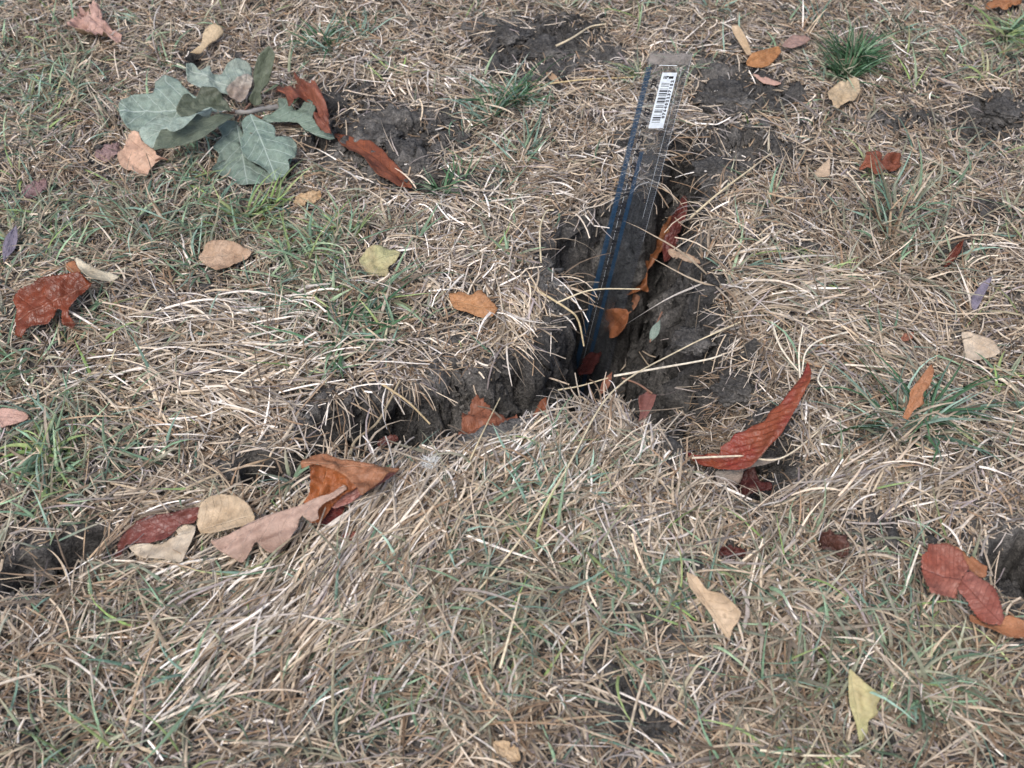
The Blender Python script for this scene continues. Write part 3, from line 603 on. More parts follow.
leaf('tiny pale grey leaf caught on the right crack bank', (650,342), (660,320), 9, 'lance', 'sage', 'cream', -8, -1, wav=.1, fold=.2, stalk=(662,312))
# right half
leaf('rounded coral brown leaf at the right overlapping a second coral leaf', (990,588), (918,560), 60, 'round', 'coral', 'orange', 18, 18, fold=.12, wav=.10, roll=.1, stalk=(978,584), serr=.0006)
leaf('coral leaf folded over the rounded leaf beside a dark hole', (948,566), (1004,618), 36, 'ovate', 'coral', 'orange', 22, 20, fold=-.25, wav=.12, roll=-.2, serr=.0006)
leaf('orange brown curled leaf along the lower side of the coral leaves', (968,618), (1034,632), 24, 'lance', 'orange', 'coral', 12, 16, cup=.8, wav=.14)
leaf('small orange leaf tip poking out behind the coral leaves', (962,556), (988,566), 18, 'torn', 'orange', 'tan', 16, 16, wav=.25)
leaf('dark purple brown crumpled leaf scrap in straw right of centre', (822,532), (846,556), 28, 'torn', 'maroon', 'mauve', 10, 8, wav=.5, fold=.2)
leaf('small brownish purple leaf scrap below the long red leaf', (718,551), (746,552), 14, 'torn', 'maroon', 'mauve', 8, 7, wav=.4)
leaf('pale tan leaf standing in straw at the lower right centre', (688,574), (738,636), 32, 'ovate', 'tan', 'pinktan', 16, 12, cup=.5, wav=.08, roll=.2)
leaf('yellow green pointed leaf near the lower right corner', (852,672), (866,742), 32, 'ovate', 'yellow', 'yellow', 20, 8, wav=.13, fold=.1)
leaf('square cream leaf resting on straw at the right edge', (963,340), (999,350), 26, 'round', 'cream', 'cream', 12, 11, wav=.10)
leaf('narrow orange brown leaf stuck upright in the dark green tuft', (908,418), (932,364), 16, 'torn', 'orange', 'tan', 14, 34, wav=.3, fold=.2)
leaf('purple grey leaf standing in straw above the cream leaf', (970,306), (988,282), 12, 'lance', 'purple', 'mauve', 8, 12, wav=.2, fold=.2)
leaf('thin dark red curled leaf above the purple grey leaf', (944,268), (964,240), 9, 'lance', 'darkred', 'maroon', 8, 12, wav=.3, cup=.8)
leaf('bright orange brown notched leaf behind grass in the upper right', (864,166), (902,160), 24, 'maple', 'rust', 'orange', 12, 12, fold=.2, wav=.3, roll=.2)
leaf('small pointed cream leaf left of the bright orange notched leaf', (814,178), (830,160), 13, 'ovate', 'tan', 'cream', 8, 10, wav=.1)
leaf('orange tan leaf under the dark green tuft at the upper right', (830,98), (860,82), 26, 'maple', 'tan', 'orange', 10, 12, wav=.2)
leaf('reddish brown curled leaf left of the dark green tuft', (746,62), (786,52), 20, 'ovate', 'orange', 'darkred', 14, 14, cup=1.0, wav=.2, roll=.3)
leaf('pale pinkish brown leaf behind the reddish brown curled leaf', (780,46), (812,36), 16, 'torn', 'pinktan', 'pink', 12, 12, wav=.2)
leaf('narrow tan leaf curl standing up above the ruler', (748,54), (734,24), 9, 'lance', 'tan', 'orange', 10, 18, cup=1.4, wav=.1)
leaf('small orange tan leaf sliver below the reddish brown curled leaf', (753,74), (784,86), 11, 'lance', 'pink', 'orange', 8, 8, wav=.15)
leaf('orange leaf cut off by the top right corner', (986,6), (1022,0), 18, 'torn', 'orange', 'tan', 12, 12, wav=.2)
leaf('tiny pink leaf bit above the dark green tuft on the right', (902,340), (914,332), 9, 'torn', 'coral', 'pink', 10, 10, wav=.2)
leaf('small tan leaf curl on the dark soil patch at the top', (546,72), (560,84), 8, 'lance', 'tan', 'pink', 6, 5, cup=.9, wav=.1)
leaf('thin tan leaf scrap at the bottom edge of the lawn', (494,742), (520,760), 18, 'torn', 'tan', 'yellow', 10, 9, wav=.2)
leaf('dark brown leaf bit at the crown of the right crack bank', (668,250), (700,262), 12, 'torn', 'tan', 'coral', 6, 8, wav=.3)

# fallen oak sprig
hub = atg(243,111, .014)
sprig = bpy.data.objects.new('oak_sprig', None); scene.collection.objects.link(sprig); sprig.location = hub; sprig.empty_display_size = .02
tag(sprig, 'grey green sprig of lobed oak leaves dropped on the dry grass', 'oak sprig')
def sleaf(fr, pts, base, tip, top, under, hb, ht, label=None, **kw):
    poly = Zm(*fr, pts); pb, pt = Zm(*fr, [base])[0], Zm(*fr, [tip])[0]
    o = poly_mesh('leaf', poly, atg(*pb, hb/1000), atg(*pt, ht/1000), (LM[top], LM[under]), parent=sprig, serr=.0001, **kw)
    if label: o['label'] = label
FA, FB = (110, 40, 5.486), (200, 40, 4.957)
sleaf(FA, [(48,350),(130,310),(240,300),(248,230),(310,203),(370,218),(410,268),(470,310),(600,360),(600,385),(480,380),(400,400),(330,425),(260,412),(200,470),(150,507),(100,492),(58,420)], (590,372), (52,390), 'sage', 'palesage', 16, 20, wav=.14, fold=.14, seed=3)
sleaf(FA, [(158,500),(230,430),(270,398),(330,418),(420,420),(560,380),(540,440),(400,470),(310,500),(280,535),(232,592),(188,562)], (550,400), (185,545), 'palesage', 'greyleaf', 22, 22, wav=.14, seed=5)
sleaf(FB, [(-70,120),(-30,115),(0,148),(50,128),(60,165),(110,160),(140,108),(190,93),(240,123),(257,160),(240,220),(215,260),(150,275),(60,255),(0,240),(-60,200)], (225,270), (-60,140), 'palesage', 'sage', 14, 28, wav=.16, fold=.1, seed=18)
sleaf(FA, [(363,372),(400,308),(430,298),(470,320),(500,263),(570,278),(640,338),(668,385),(600,387),(540,372),(480,402),(440,432),(378,412)], (662,382), (372,375), 'olive', 'sage', 30, 40, wav=.2, fold=.2, roll=-.1, seed=12)
sleaf(FA, [(238,592),(280,508),(340,500),(400,488),(470,413),(530,425),(600,400),(680,395),(640,450),(590,495),(560,522),(480,557),(400,582),(300,607)], (675,398), (245,590), 'olive', 'palesage', 26, 30, wav=.16, fold=.22, roll=.2, seed=8)
sleaf(FA, [(306,482),(360,428),(440,413),(478,408),(405,482),(350,507)], (470,412), (312,485), 'palesage', 'sage', 38, 38, wav=.18, fold=.15, seed=15)
sleaf(FB, [(130,240),(190,193),(230,168),(267,188),(242,260),(205,305),(150,285)], (205,300), (235,175), 'greyleaf', 'greyleaf', 20, 30, label='withered grey pink leaf at the hub', wav=.3, fold=.25, seed=34)
sleaf(FB, [(243,290),(270,230),(263,170),(288,80),(340,28),(372,70),(357,150),(342,210),(302,260),(307,312),(270,328)], (272,322), (348,32), 'olive', 'olive', 14, 48, label='dark olive leaf standing on edge', wav=.16, fold=.4, roll=.3, seed=22)
sleaf(FB, [(58,540),(110,480),(88,430),(170,398),(215,470),(205,550),(260,610),(330,650),(372,688),(310,717),(190,708),(140,672),(63,652),(95,570)], (180,405), (235,715), 'sage', 'palesage', 14, 6, wav=.12, fold=-.06, bend=.05, seed=28)
sleaf(FB, [(203,400),(250,363),(300,393),(370,428),(377,490),(440,483),(482,530),(472,590),(440,602),(442,642),(370,682),(330,642),(270,612),(210,562),(200,500),(215,460)], (250,368), (372,670), 'sage', 'palesage', 22, 14, wav=.12, fold=-.10, bend=.06, seed=25)
sleaf(FB, [(303,385),(360,358),(390,330),(388,288),(440,298),(470,347),(500,340),(540,298),(577,340),(560,390),(640,438),(668,492),(600,482),(520,442),(480,407),(400,402),(330,407)], (306,388), (664,488), 'sage', 'palesage', 14, 12, wav=.14, fold=.15, seed=31)
M_TWIG = plain('twig_grey', lin('#85807a'), .8)
tp = curve_pts([atg(236,112,.020), atg(248,112,.022), atg(262,109,.020), atg(277,107,.016)], 14)
tube('twig', tp, np.linspace(.0015, .0021, len(tp))*(1+.15*rng.standard_normal(len(tp))), M_TWIG, sprig, 8, rel=hub)
for a_, b_ in (((244,112),(238,121)), ((242,113),(250,104)), ((240,112),(230,113)), ((246,112),(262,118))):
    bp = curve_pts([atg(*a_, .016), atg(*b_, .018)], 4); tube('leaf_stalk', bp, [.0009]*len(bp), M_STALK, sprig, rel=hub)

# ------------------------------------------------------------------ the ruler standing in the crack
ruler_mw = Matrix(((RX[0], RY[0], RZ[0], R0[0]), (RX[1], RY[1], RZ[1], R0[1]), (RX[2], RY[2], RZ[2], R0[2]), (0, 0, 0, 1)))
ruler_up = 1 if RZ[1] < 0 else -1                             # which face looks at the viewer
def rpt(px, py):                                              # photo point on the ruler face, in ruler millimetres
    r_ = ray(px, py); k = ((R0-cpos)@RZ)/(r_@RZ); q = cpos+k*r_-R0
    return q@RX*1000, q@RY*1000
def acrylic():
    m, nt, N, L = new_mat('clear_acrylic')
    tr = N('ShaderNodeBsdfTransparent'); tr.inputs[0].default_value = (.87, .895, .92, 1)
    gl = N('ShaderNodeBsdfGlossy'); gl.inputs['Roughness'].default_value = .12
    df = N('ShaderNodeBsdfDiffuse'); df.inputs[0].default_value = (.55, .57, .6, 1)
    tc = N('ShaderNodeTexCoord'); mp = N('ShaderNodeMapping'); mp.inputs['Scale'].default_value = (900, 60, 900)
    nz = N('ShaderNodeTexNoise'); nz.inputs['Scale'].default_value = 1; nz.inputs['Detail'].default_value = 5
    L(tc.outputs['Object'], mp.inputs[0]); L(mp.outputs[0], nz.inputs['Vector'])
    rp = ramp(N, [(.48, (.02, .02, .02)), (.75, (.075, .075, .075))]); L(nz.outputs[0], rp.inputs[0])
    m1 = N('ShaderNodeMixShader'); L(rp.outputs[0], m1.inputs[0]); L(tr.outputs[0], m1.inputs[1]); L(df.outputs[0], m1.inputs[2])
    m2 = N('ShaderNodeMixShader'); m2.inputs[0].default_value = .085; L(m1.outputs[0], m2.inputs[1]); L(gl.outputs[0], m2.inputs[2])
    o = N('ShaderNodeOutputMaterial'); L(m2.outputs[0], o.inputs[0]); return m
def frosted():
    m, nt, N, L = new_mat('frosted_end')
    tr = N('ShaderNodeBsdfTransparent'); tr.inputs[0].default_value = (.8, .8, .8, 1)
    df = N('ShaderNodeBsdfPrincipled'); df.inputs['Base Color'].default_value = c4(lin('#a8a09a')); df.inputs['Roughness'].default_value = .5
    mx = N('ShaderNodeMixShader'); o = N('ShaderNodeOutputMaterial'); tc = N('ShaderNodeTexCoord'); nz = N('ShaderNodeTexNoise'); nz.inputs['Scale'].default_value = 220; nz.inputs['Detail'].default_value = 4; L(tc.outputs['Object'], nz.inputs['Vector']); rp = ramp(N, [(.35, (.3, .3, .3)), (.7, (.75, .75, .75))]); L(nz.outputs[0], rp.inputs[0]); L(rp.outputs[0], mx.inputs[0])
    L(tr.outputs[0], mx.inputs[1]); L(df.outputs[0], mx.inputs[2]); L(mx.outputs[0], o.inputs[0]); return m
M_BLUE = plain('scale_blue_ink', lin('#20415c'), .4); M_INK = plain('black_ink', lin('#26262a'), .4); M_GREYINK = plain('grey_ink', lin('#4a4a50'), .4)
M_WHITE = plain('label_paper', lin('#e6edf2'), .45); M_GLINT = plain('edge_highlight', lin('#cfd4d8'), .3)
bm = bmesh.new()
prof = [(0, -.0004), (0, .0002), (.0062, RTH/2), (RWID-.0062, RTH/2), (RWID, .0002), (RWID, -.0004), (RWID-.001, -RTH/2), (.001, -RTH/2)]
lo = [bm.verts.new((x, 0, z*ruler_up)) for x, z in prof]; hi = [bm.verts.new((x, RLEN, z*ruler_up)) for x, z in prof]
for i in range(len(prof)): bm.faces.new((lo[i-1], lo[i], hi[i], hi[i-1]))
bm.faces.new(lo[::-1]); bm.faces.new(hi); bmesh.ops.recalc_face_normals(bm, faces=bm.faces)
me = bpy.data.meshes.new('ruler'); bm.to_mesh(me); bm.free(); me.materials.append(acrylic())
ruler = bpy.data.objects.new('ruler', me); scene.collection.objects.link(ruler); ruler.matrix_world = ruler_mw
tag(ruler, 'clear plastic ruler with blue scale and barcode label standing in the soil crack', 'ruler')
def face_z(x):                                                # height of the bevelled front face at x mm
    e = min(x, RWID*1000-x); return (.0002+(RTH/2-.0002)*min(max(e/6.2, 0), 1))*1000
def quads(name, rects, mat, parent=ruler, lift=.06, th=.03):
    """flat marks, printed ones and painted edge highlights: x0,x1,y0,y1 in ruler mm, following the bevel of the front face"""
    V, Fq = [], []
    for (x0, x1, y0, y1) in rects:
        n0 = len(V)
        for z in (lift, lift+th):
            for (x, y) in ((x0, y0), (x1, y0), (x1, y1), (x0, y1)): V.append((x/1000, y/1000, ruler_up*(face_z(x)+z)/1000))
        for f in ((0, 1, 2, 3), (4, 5, 6, 7), (0, 1, 5, 4), (1, 2, 6, 5), (2, 3, 7, 6), (3, 0, 4, 7)): Fq.append([n0+i for i in f])
    return mesh_np(name, V, Fq, mat, parent, smooth_=False)
WMM = RWID*1000
yref = rpt(644.5, 82)[1]-290                                  # where the 0 mark falls
def cm(v): return yref+v*10
T = []
for i in range(0, 301):
    y = cm(i/10)
    T.append((.3, 3.9, y-.33, y+.33))
quads('centimetre_scale', T, M_BLUE)
quads('centimetre_mark', [(3.75, 6.0 if i % 2 == 0 else 5.0, cm(i/2)-.25, cm(i/2)+.25) for i in range(0, 61)], M_GREYINK)
T = []
for i in range(0, 241):
    y = cm(i/10)+.4
    T.append((10.2, 13.4, y-.33, y+.33))
quads('inner_scale', T, M_BLUE)
quads('bevel_glint', [(6.5, 6.7, 2, RLEN*1000-50)], M_GLINT)  # pale strips painted as the highlight along the bevel steps
quads('bevel_glint', [(WMM-6.3, WMM-6.12, 190, RLEN*1000-10)], M_GLINT)
quads('edge_glint', [(WMM-.35, WMM-.15, 170, RLEN*1000-1)], M_GLINT)  # painted highlight: pale strip for the bright sheen of the acrylic edge
T = []
for i in range(0, 16*11+13):
    y = cm(0)+i*25.4/16; ln = (6.2 if i % 16 == 0 else 5 if i % 8 == 0 else 4 if i % 4 == 0 else 3)
    T.append((WMM-.6-ln, WMM-.6, y-.2, y+.2))
quads('inch_scale', T, M_GREYINK)
ye = RLEN*1000
es = quads('end_strip', [(.4, 6.4, ye-8.2, ye-.5), (6.4, WMM-6.4, ye-8.2, ye-.5), (WMM-6.4, WMM-.4, ye-8.2, ye-.5)], frosted())
quads('strip_line', [(8.5, WMM-10.5, ye-9.1, ye-8.7)], M_WHITE)
quads('strip_edge', [(.6, 7.5, ye-8.7, ye-8.35), (WMM-10, WMM-.8, ye-8.7, ye-8.35)], M_GREYINK)
def numerals(name, items, size, mat, parent=ruler, z=None, rot=PI/2):
    V, Fs = [], []; dg = bpy.context.evaluated_depsgraph_get(); bmx = bmesh.new()
    for (s, x, y) in items:
        cu = bpy.data.curves.new('txt', 'FONT'); cu.body = s; cu.size = size/1000; cu.align_x = 'CENTER'; cu.align_y = 'CENTER'; cu.extrude = .00001; cu.offset = .00022; cu.resolution_u = 2
        to = bpy.data.objects.new('txt', cu); scene.collection.objects.link(to); bpy.context.view_layer.update()
        tm = bpy.data.meshes.new_from_object(to.evaluated_get(bpy.context.evaluated_depsgraph_get()))
        zz = (face_z(x)+.12) if z is None else z
        tm.transform(Matrix.Translation((x/1000, y/1000, ruler_up*zz/1000))@Matrix.Rotation(0 if ruler_up > 0 else PI, 4, 'Y')@Matrix.Rotation(rot, 4, 'Z'))
        bmx.from_mesh(tm); bpy.data.meshes.remove(tm); bpy.data.objects.remove(to); bpy.data.curves.remove(cu)
    m_ = bpy.data.meshes.new(name); bmx.to_mesh(m_); bmx.free(); m_.materials.append(mat)
    o = bpy.data.objects.new(name, m_); scene.collection.objects.link(o); o.parent = parent; return o
for i in range(12, 30): numerals('centimetre_number', [(str(i), 8.4, cm(i)-.2)], 5.6, M_INK)
for i in range(5, 12): numerals('inch_number', [(str(i), WMM-9.0, cm(0)+25.4*i)], 4.6, M_INK)
# barcode sticker
lx = [rpt(661,71.5), rpt(675.5,72), rpt(662.5,127.5), rpt(648,127)]
lx0, lx1 = (lx[0][0]+lx[3][0])/2, (lx[1][0]+lx[2][0])/2; ly1, ly0 = (lx[0][1]+lx[1][1])/2, (lx[2][1]+lx[3][1])/2
label = quads('barcode_label', [(lx0, lx1, ly0, ly1)], M_WHITE, lift=.10, th=.08)
bars = []; y = ly0+4.2; k = 0
pat = [.35, .9, .8, .45, 1.1, .9, .3, 1.6, .8, .5, .5, 1.3, .7, .5, .35, 1.2, .5, .3, .9, .35, .35, .3, .9, .9, .45, .6, .9, .7, 1.1, .6, .3, 1.4, .5, .6, .3, .4, .35, .3, .35, .35]
while y < ly1-7 and k < len(pat):
    if k % 2 == 0: bars.append((lx0+1.3, lx0+(lx1-lx0)*.66, y, y+pat[k]*1.05))
    y += pat[k]*1.12; k += 1
bz = face_z(10)+.10+.08
def flat(name, rects, mat, parent, z0):
    V, Fq = [], []
    for (x0, x1, y0, y1) in rects:
        n0 = len(V)
        for z in (z0, z0+.02):
            for (a, b) in ((x0, y0), (x1, y0), (x1, y1), (x0, y1)): V.append((a/1000, b/1000, ruler_up*z/1000))
        for f in ((0, 1, 2, 3), (4, 5, 6, 7), (0, 1, 5, 4), (1, 2, 6, 5), (2, 3, 7, 6), (3, 0, 4, 7)): Fq.append([n0+i for i in f])
    return mesh_np(name, V, Fq, mat, parent, smooth_=False)
flat('bar', bars, M_INK, label, bz+.02)
numerals('digits', [(ch, lx0+(lx1-lx0)*.82, ly0+8+i*(ly1-ly0-14)/11) for i, ch in enumerate('076402237152')], 2.9, M_GREYINK, label, z=bz+.06)
numerals('heading', [('1178600', (lx0+lx1)/2-.3, ly1-3.4)], 2.2, M_INK, label, z=bz+.06, rot=0)

# ------------------------------------------------------------------ dry grass, straw and green blades
def keep_mask(Pn):
    """False where a blade would run through the ruler or a fallen leaf"""
    ok = np.ones(len(Pn), bool)
    Q = Pn-R0; a, b, c_ = Q@RX, Q@RY, Q@RZ
    mid = .5*(Pn[:, 1:]+Pn[:, :-1])-R0
    for A in ((a, b, c_), (mid@RX, mid@RY, mid@RZ)):
        ok &= ~((A[0] > -.003) & (A[0] < RWID+.003) & (A[1] > 0) & (A[1] < RLEN+.003) & (np.abs(A[2]) < .006)).any(1)
    sg = np.sign(np.where((a > -.002) & (a < RWID+.002) & (b < RLEN), c_, 0))
    ok &= ~((sg > 0).any(1) & (sg < 0).any(1))
    # nothing hangs in front of the ruler's upper part
    ok &= ~((a > -.002) & (a < RWID+.002) & (b > .17) & (b < RLEN+.01) & (c_*ruler_up > 0) & (c_*ruler_up < .05)).any(1)
    rnd = rng.random(len(Pn))
    for (lb, lt, hw) in FOOT:
        d = lt-lb; d2 = d[:2]; l2 = d2@d2+1e-9
        t = ((Pn[..., 0]-lb[0])*d2[0]+(Pn[..., 1]-lb[1])*d2[1])/l2
        dist = np.hypot(Pn[..., 0]-lb[0]-t*d2[0], Pn[..., 1]-lb[1]-t*d2[1]); zl = lb[2]+t*d[2]
        hit = ((t > .0) & (t < 1.0) & (dist < hw*np.sqrt(np.clip(1-(2*t-1)**2*.8, 0, 1))) & (Pn[..., 2] > zl-.004) & (Pn[..., 2] < zl+.05)).any(1)
        ok &= ~(hit & (rnd < .94))
    return ok
def ribbons(root, head, e0, e1, ln, wd, kap, nseg, c0, c1, roll, taper='blade', floor=.0006, kink=None, fold=.28, check=True, over_keep=.74):
    n = len(root); s = np.linspace(0, 1, nseg+1)[None, :]
    sm = (s[:, 1:]+s[:, :-1])/2
    hd = head[:, None]+kap[:, None]*(sm-.3)
    if kink is not None: hd = hd+kink[:, None]*(sm > .55)
    el = e0[:, None]+(e1-e0)[:, None]*sm
    st = (ln/nseg)[:, None]
    dx, dy, dz = np.cos(el)*np.cos(hd)*st, np.cos(el)*np.sin(hd)*st, np.sin(el)*st
    Z0 = np.zeros((n, 1))
    Pn = np.stack([root[:, :1]+np.concatenate([Z0, np.cumsum(dx, 1)], 1), root[:, 1:2]+np.concatenate([Z0, np.cumsum(dy, 1)], 1), root[:, 2:3]+np.concatenate([Z0, np.cumsum(dz, 1)], 1)], -1)
    fl = hfull(Pn[..., 0], Pn[..., 1])+floor
    lw = hlawn(Pn[..., 0], Pn[..., 1])
    # lying pieces follow the lawn, so that they rest on bumps but bridge narrow gaps
    Pn[..., 2] = np.maximum(Pn[..., 2]+(lw-lw[:, :1])*.9, fl)
    if check:
        ok = keep_mask(Pn)
        over = ((lw-fl) > .016).sum(1)/(nseg+1.)
        ok &= ~((over > .12) & (rng.random(n) < over_keep)); Pn = Pn[ok]; c0, c1, roll, wd = c0[ok], c1[ok], roll[ok], wd[ok]; n = len(Pn)
    tg = np.gradient(Pn, axis=1); tg /= np.linalg.norm(tg, axis=-1, keepdims=True)+1e-12
    hp = np.stack([-tg[..., 1], tg[..., 0], 0*tg[..., 0]], -1); l_ = np.linalg.norm(hp, axis=-1, keepdims=True)
    hp = np.where(l_ > .05, hp/(l_+1e-9), np.array([1., 0, 0])); up = np.cross(tg, hp)
    rl = roll[:, None]+rng.normal(0, 1.0, n)[:, None]*(s-.3)
    cr, sr = np.cos(rl)[..., None], np.sin(rl)[..., None]
    sd = hp*cr+up*sr; nm = np.cross(sd, tg); nm = np.where(nm[..., 2:3] < 0, -nm, nm)
    if taper == 'blade': pr = np.clip(np.minimum(.55+s*1.5, (1-s)**.75*1.25), .04, 1)
    else: pr = np.clip(1-.35*np.abs(s-.35), .5, 1)
    w = (wd[:, None]*pr)[..., None]
    Vv = np.stack([Pn-sd*w*.5, Pn+nm*w*fold, Pn+sd*w*.5], 2)              # n, seg+1, 3, 3
    C = c0[:, None, None, :]*(1-s[..., None, None])+c1[:, None, None, :]*s[..., None, None]
    C = np.broadcast_to(C, (n, nseg+1, 3, 3))
    base = (np.arange(n)*(nseg+1)*3)[:, None]
    k = (np.arange(nseg)*3)[None, :]
    f1 = np.stack([base+k, base+k+1, base+k+4, base+k+3], -1); f2 = f1+1
    return Vv.reshape(-1, 3), np.concatenate([f1.reshape(-1, 4), f2.reshape(-1, 4)]), C.reshape(-1, 3)
class Pile:
    def __init__(s): s.V, s.F, s.C, s.n = [], [], [], 0
    def add(s, vfc):
        v, f, c = vfc
        if len(v) == 0: return
        s.V.append(v); s.F.append(f+s.n); s.C.append(c); s.n += len(v)
    def build(s, name, mat, origin=None):
        V = np.concatenate(s.V)
        if origin is not None: V = V-origin
        o = mesh_np(name, V, np.concatenate(s.F), mat, cols=np.concatenate(s.C))
        if origin is not None: o.location = origin
        return o
PAL = {k: np.array([lin(x) for x in v]) for k, v in {
 'pale':  ['#dad4ca', '#d0c7b8', '#e3dfd8', '#c8bdac', '#d5cfc6'],
 'straw': ['#b9ad9b', '#aa9d8a', '#c3b7a4', '#9f9280', '#b4a690', '#aca294', '#b8a996'],
 'brown': ['#8f7d69', '#7d6e5e', '#9e8b74', '#8f7963', '#877b6d', '#6b6054'],
 'grey':  ['#9e9792', '#8f8985', '#ada69f', '#817b77', '#99908f'],
 'green': ['#7f9a80', '#728f75', '#8aa688', '#92aa8b', '#7b9b82', '#95a98c'],
 'blue':  ['#7a9789', '#86a294', '#6c897b', '#93ae9f', '#627f70'],
 'deep':  ['#3f6348', '#4d7052', '#365839', '#587c5a'],
 'lime':  ['#9bae76', '#8da570', '#a9b784', '#87a364'],
 'dull':  ['#929682', '#9b9a89', '#868e7e', '#a49e88', '#949586'],
}.items()}
def pick(n, mix):
    ks = list(mix); p = np.array([mix[k] for k in ks], float); p /= p.sum(); w = rng.choice(len(ks), n, p=p); out = np.zeros((n, 3))
    for i, k in enumerate(ks):
        m = w == i; out[m] = PAL[k][rng.integers(0, len(PAL[k]), m.sum())]
    return out*np.array([1.02, .995, .985])*np.clip(rng.lognormal(-.07, .27, (n, 1)), .38, 1.45)
def blob(X, Y, L):
    g = np.zeros(len(X))
    for (px, py, rx, ry, a) in L:
        c = at0(px, py); s = pxscale(px, py)
        g = np.maximum(g, a*np.exp(-(((X-c[0])/(rx/s))**2+((Y-c[1])/(ry/s/.72))**2)))
    return g
GREEN = [(100,215,170,70,.8),(310,250,90,60,.65),(340,310,70,40,.6),(60,470,100,60,.75),(25,440,50,40,.6),(40,90,80,70,.65),(30,180,50,60,.45),(60,350,80,60,.6),(480,590,140,60,.6),(560,490,70,35,.6),
         (830,600,100,60,.55),(890,690,170,70,.65),(960,640,60,60,.35),(950,200,80,50,.45),(890,210,60,50,.5),(860,60,60,25,.5),(980,50,50,40,.5),(240,600,110,60,.35),(80,650,90,80,.3),(160,710,150,70,.55),(400,720,150,70,.6),(430,10,70,12,.4),(870,290,110,40,.25),(440,260,40,40,.35),(640,610,110,60,.55)]
PALE = [(450,260,170,110,1),(560,300,60,60,1),(600,450,200,50,1),(380,50,140,60,.8),(720,260,80,60,.8),(880,330,150,60,.6),(230,370,160,60,.8),(380,560,80,120,.9),(640,120,90,70,.9),(800,480,160,50,.7),(60,30,90,40,.3)]
LEN = [(500,600,500,160,1.0),(130,650,200,140,1.0),(870,300,180,80,.75),(230,380,220,80,.8),(850,650,250,120,.9)]

# root positions over the lawn, thinning out beyond what the photo shows
def scatter(n, bare_keep=.1, gap_keep=0.):
    X = rng.uniform(-.78, .78, n); Y = rng.uniform(.03, 1.36, n)
    lim = .10+.385*Y+.08
    keep = (rng.random(n) < np.where((np.abs(X) < lim) & (Y > .17) & (Y < 1.0), 1, .4))
    X, Y = X[keep], Y[keep]
    b = bil(BAREALL, X, Y); k = rng.random(len(X)) < np.where(bil(GAP, X, Y) > .004, gap_keep, 1-(1-bare_keep)*b)
    return X[k], Y[k]

# fine litter: short broken bits lying every way
litter = Pile()
X, Y = scatter(300000, .30, .20); n = len(X)
pale = blob(X, Y, PALE); lift = rng.random(n)**1.6*.008
clump = .5+.5*vnoise(X*38, Y*38, seed=70)
ln = rng.uniform(.004, .018, n)*(1+.5*pale); wd = rng.uniform(.0006, .0013, n)
col = np.where((rng.random(n) < .13+.34*pale*clump)[:, None], pick(n, {'pale': 1, 'straw': .4}), pick(n, {'straw': .8, 'brown': .75, 'grey': .5}))
kp = rng.random(n) > .45*blob(X, Y, LEN); X, Y, pale, lift, clump, ln, wd, col = X[kp], Y[kp], pale[kp], lift[kp], clump[kp], ln[kp], wd[kp], col[kp]; n = len(X)
flow = 2.2*vnoise(X*16, Y*16, seed=81)*PI
hd = np.where(rng.random(n) < .45, flow+rng.normal(0, .35, n), rng.uniform(0, 2*PI, n))
litter.add(ribbons(np.stack([X, Y, np.where(bil(GAP, X, Y) > .004, hfull(X, Y)+.003, hlawn(X, Y)+lift-.001)], 1), hd, rng.normal(.05, .22, n), rng.normal(-.02, .25, n), ln, wd, rng.normal(0, .6, n), 2, col, col*rng.uniform(.85, 1.1, (n, 1)), rng.normal(0, .4, n), 'straw'))
n = 2600; c = at0(738, 402); t_ = rng.normal(0, .5, (n, 2)); X = c[0]+t_[:, 0]*70/pxscale(738, 402); Y = c[1]+t_[:, 1]*60/pxscale(738, 402)/.72
col = pick(n, {'brown': 1.2, 'straw': .8, 'grey': .7, 'pale': .15})
litter.add(ribbons(np.stack([X, Y, hfull(X, Y)+.004+rng.random(n)*.004], 1), rng.uniform(0, 2*PI, n), rng.normal(.05, .3, n), rng.normal(-.1, .3, n), rng.uniform(.006, .024, n), rng.uniform(.0004, .001, n), rng.normal(0, .9, n), 3, col, col, rng.normal(0, .4, n), 'straw', over_keep=0))
tag(litter.build('straw_litter', M_STRAW), 'short broken bits of dry straw covering the lawn', kind='stuff')

# dry blades, lying over and leaning, in drifts
dry = Pile()
X, Y = scatter(62000, .07); n = len(X)
pale = blob(X, Y, PALE); lg = blob(X, Y, LEN)
ln = rng.uniform(.009, .023, n)*(1+.75*lg)*rng.lognormal(0, .25, n); wd = rng.uniform(.0005, .0012, n)*(1+.3*lg)*rng.lognormal(0, .18, n)
flow = 2.4*vnoise(X*9, Y*9, seed=82)*PI
hd = np.where(rng.random(n) < .6, flow+rng.normal(0, .4, n), rng.uniform(0, 2*PI, n))
u_ = rng.random(n); isp = u_ < .10+.34*pale
col = np.where(isp[:, None], pick(n, {'pale': 1, 'straw': .3}), pick(n, {'straw': .9, 'brown': .9, 'grey': .35, 'dull': .12}))
e0 = np.abs(rng.normal(.12, .3, n)); e1 = e0*rng.uniform(-.9, .8, n)
dry.add(ribbons(np.stack([X, Y, hlawn(X, Y)+rng.random(n)**1.4*.008], 1), hd, e0, e1, ln, wd, rng.normal(0, .7, n), 4, col, col*rng.uniform(.85, 1.2, (n, 1)), rng.normal(0, .5, n), 'straw', kink=np.where(rng.random(n) < .12, rng.normal(0, .8, n), 0)))
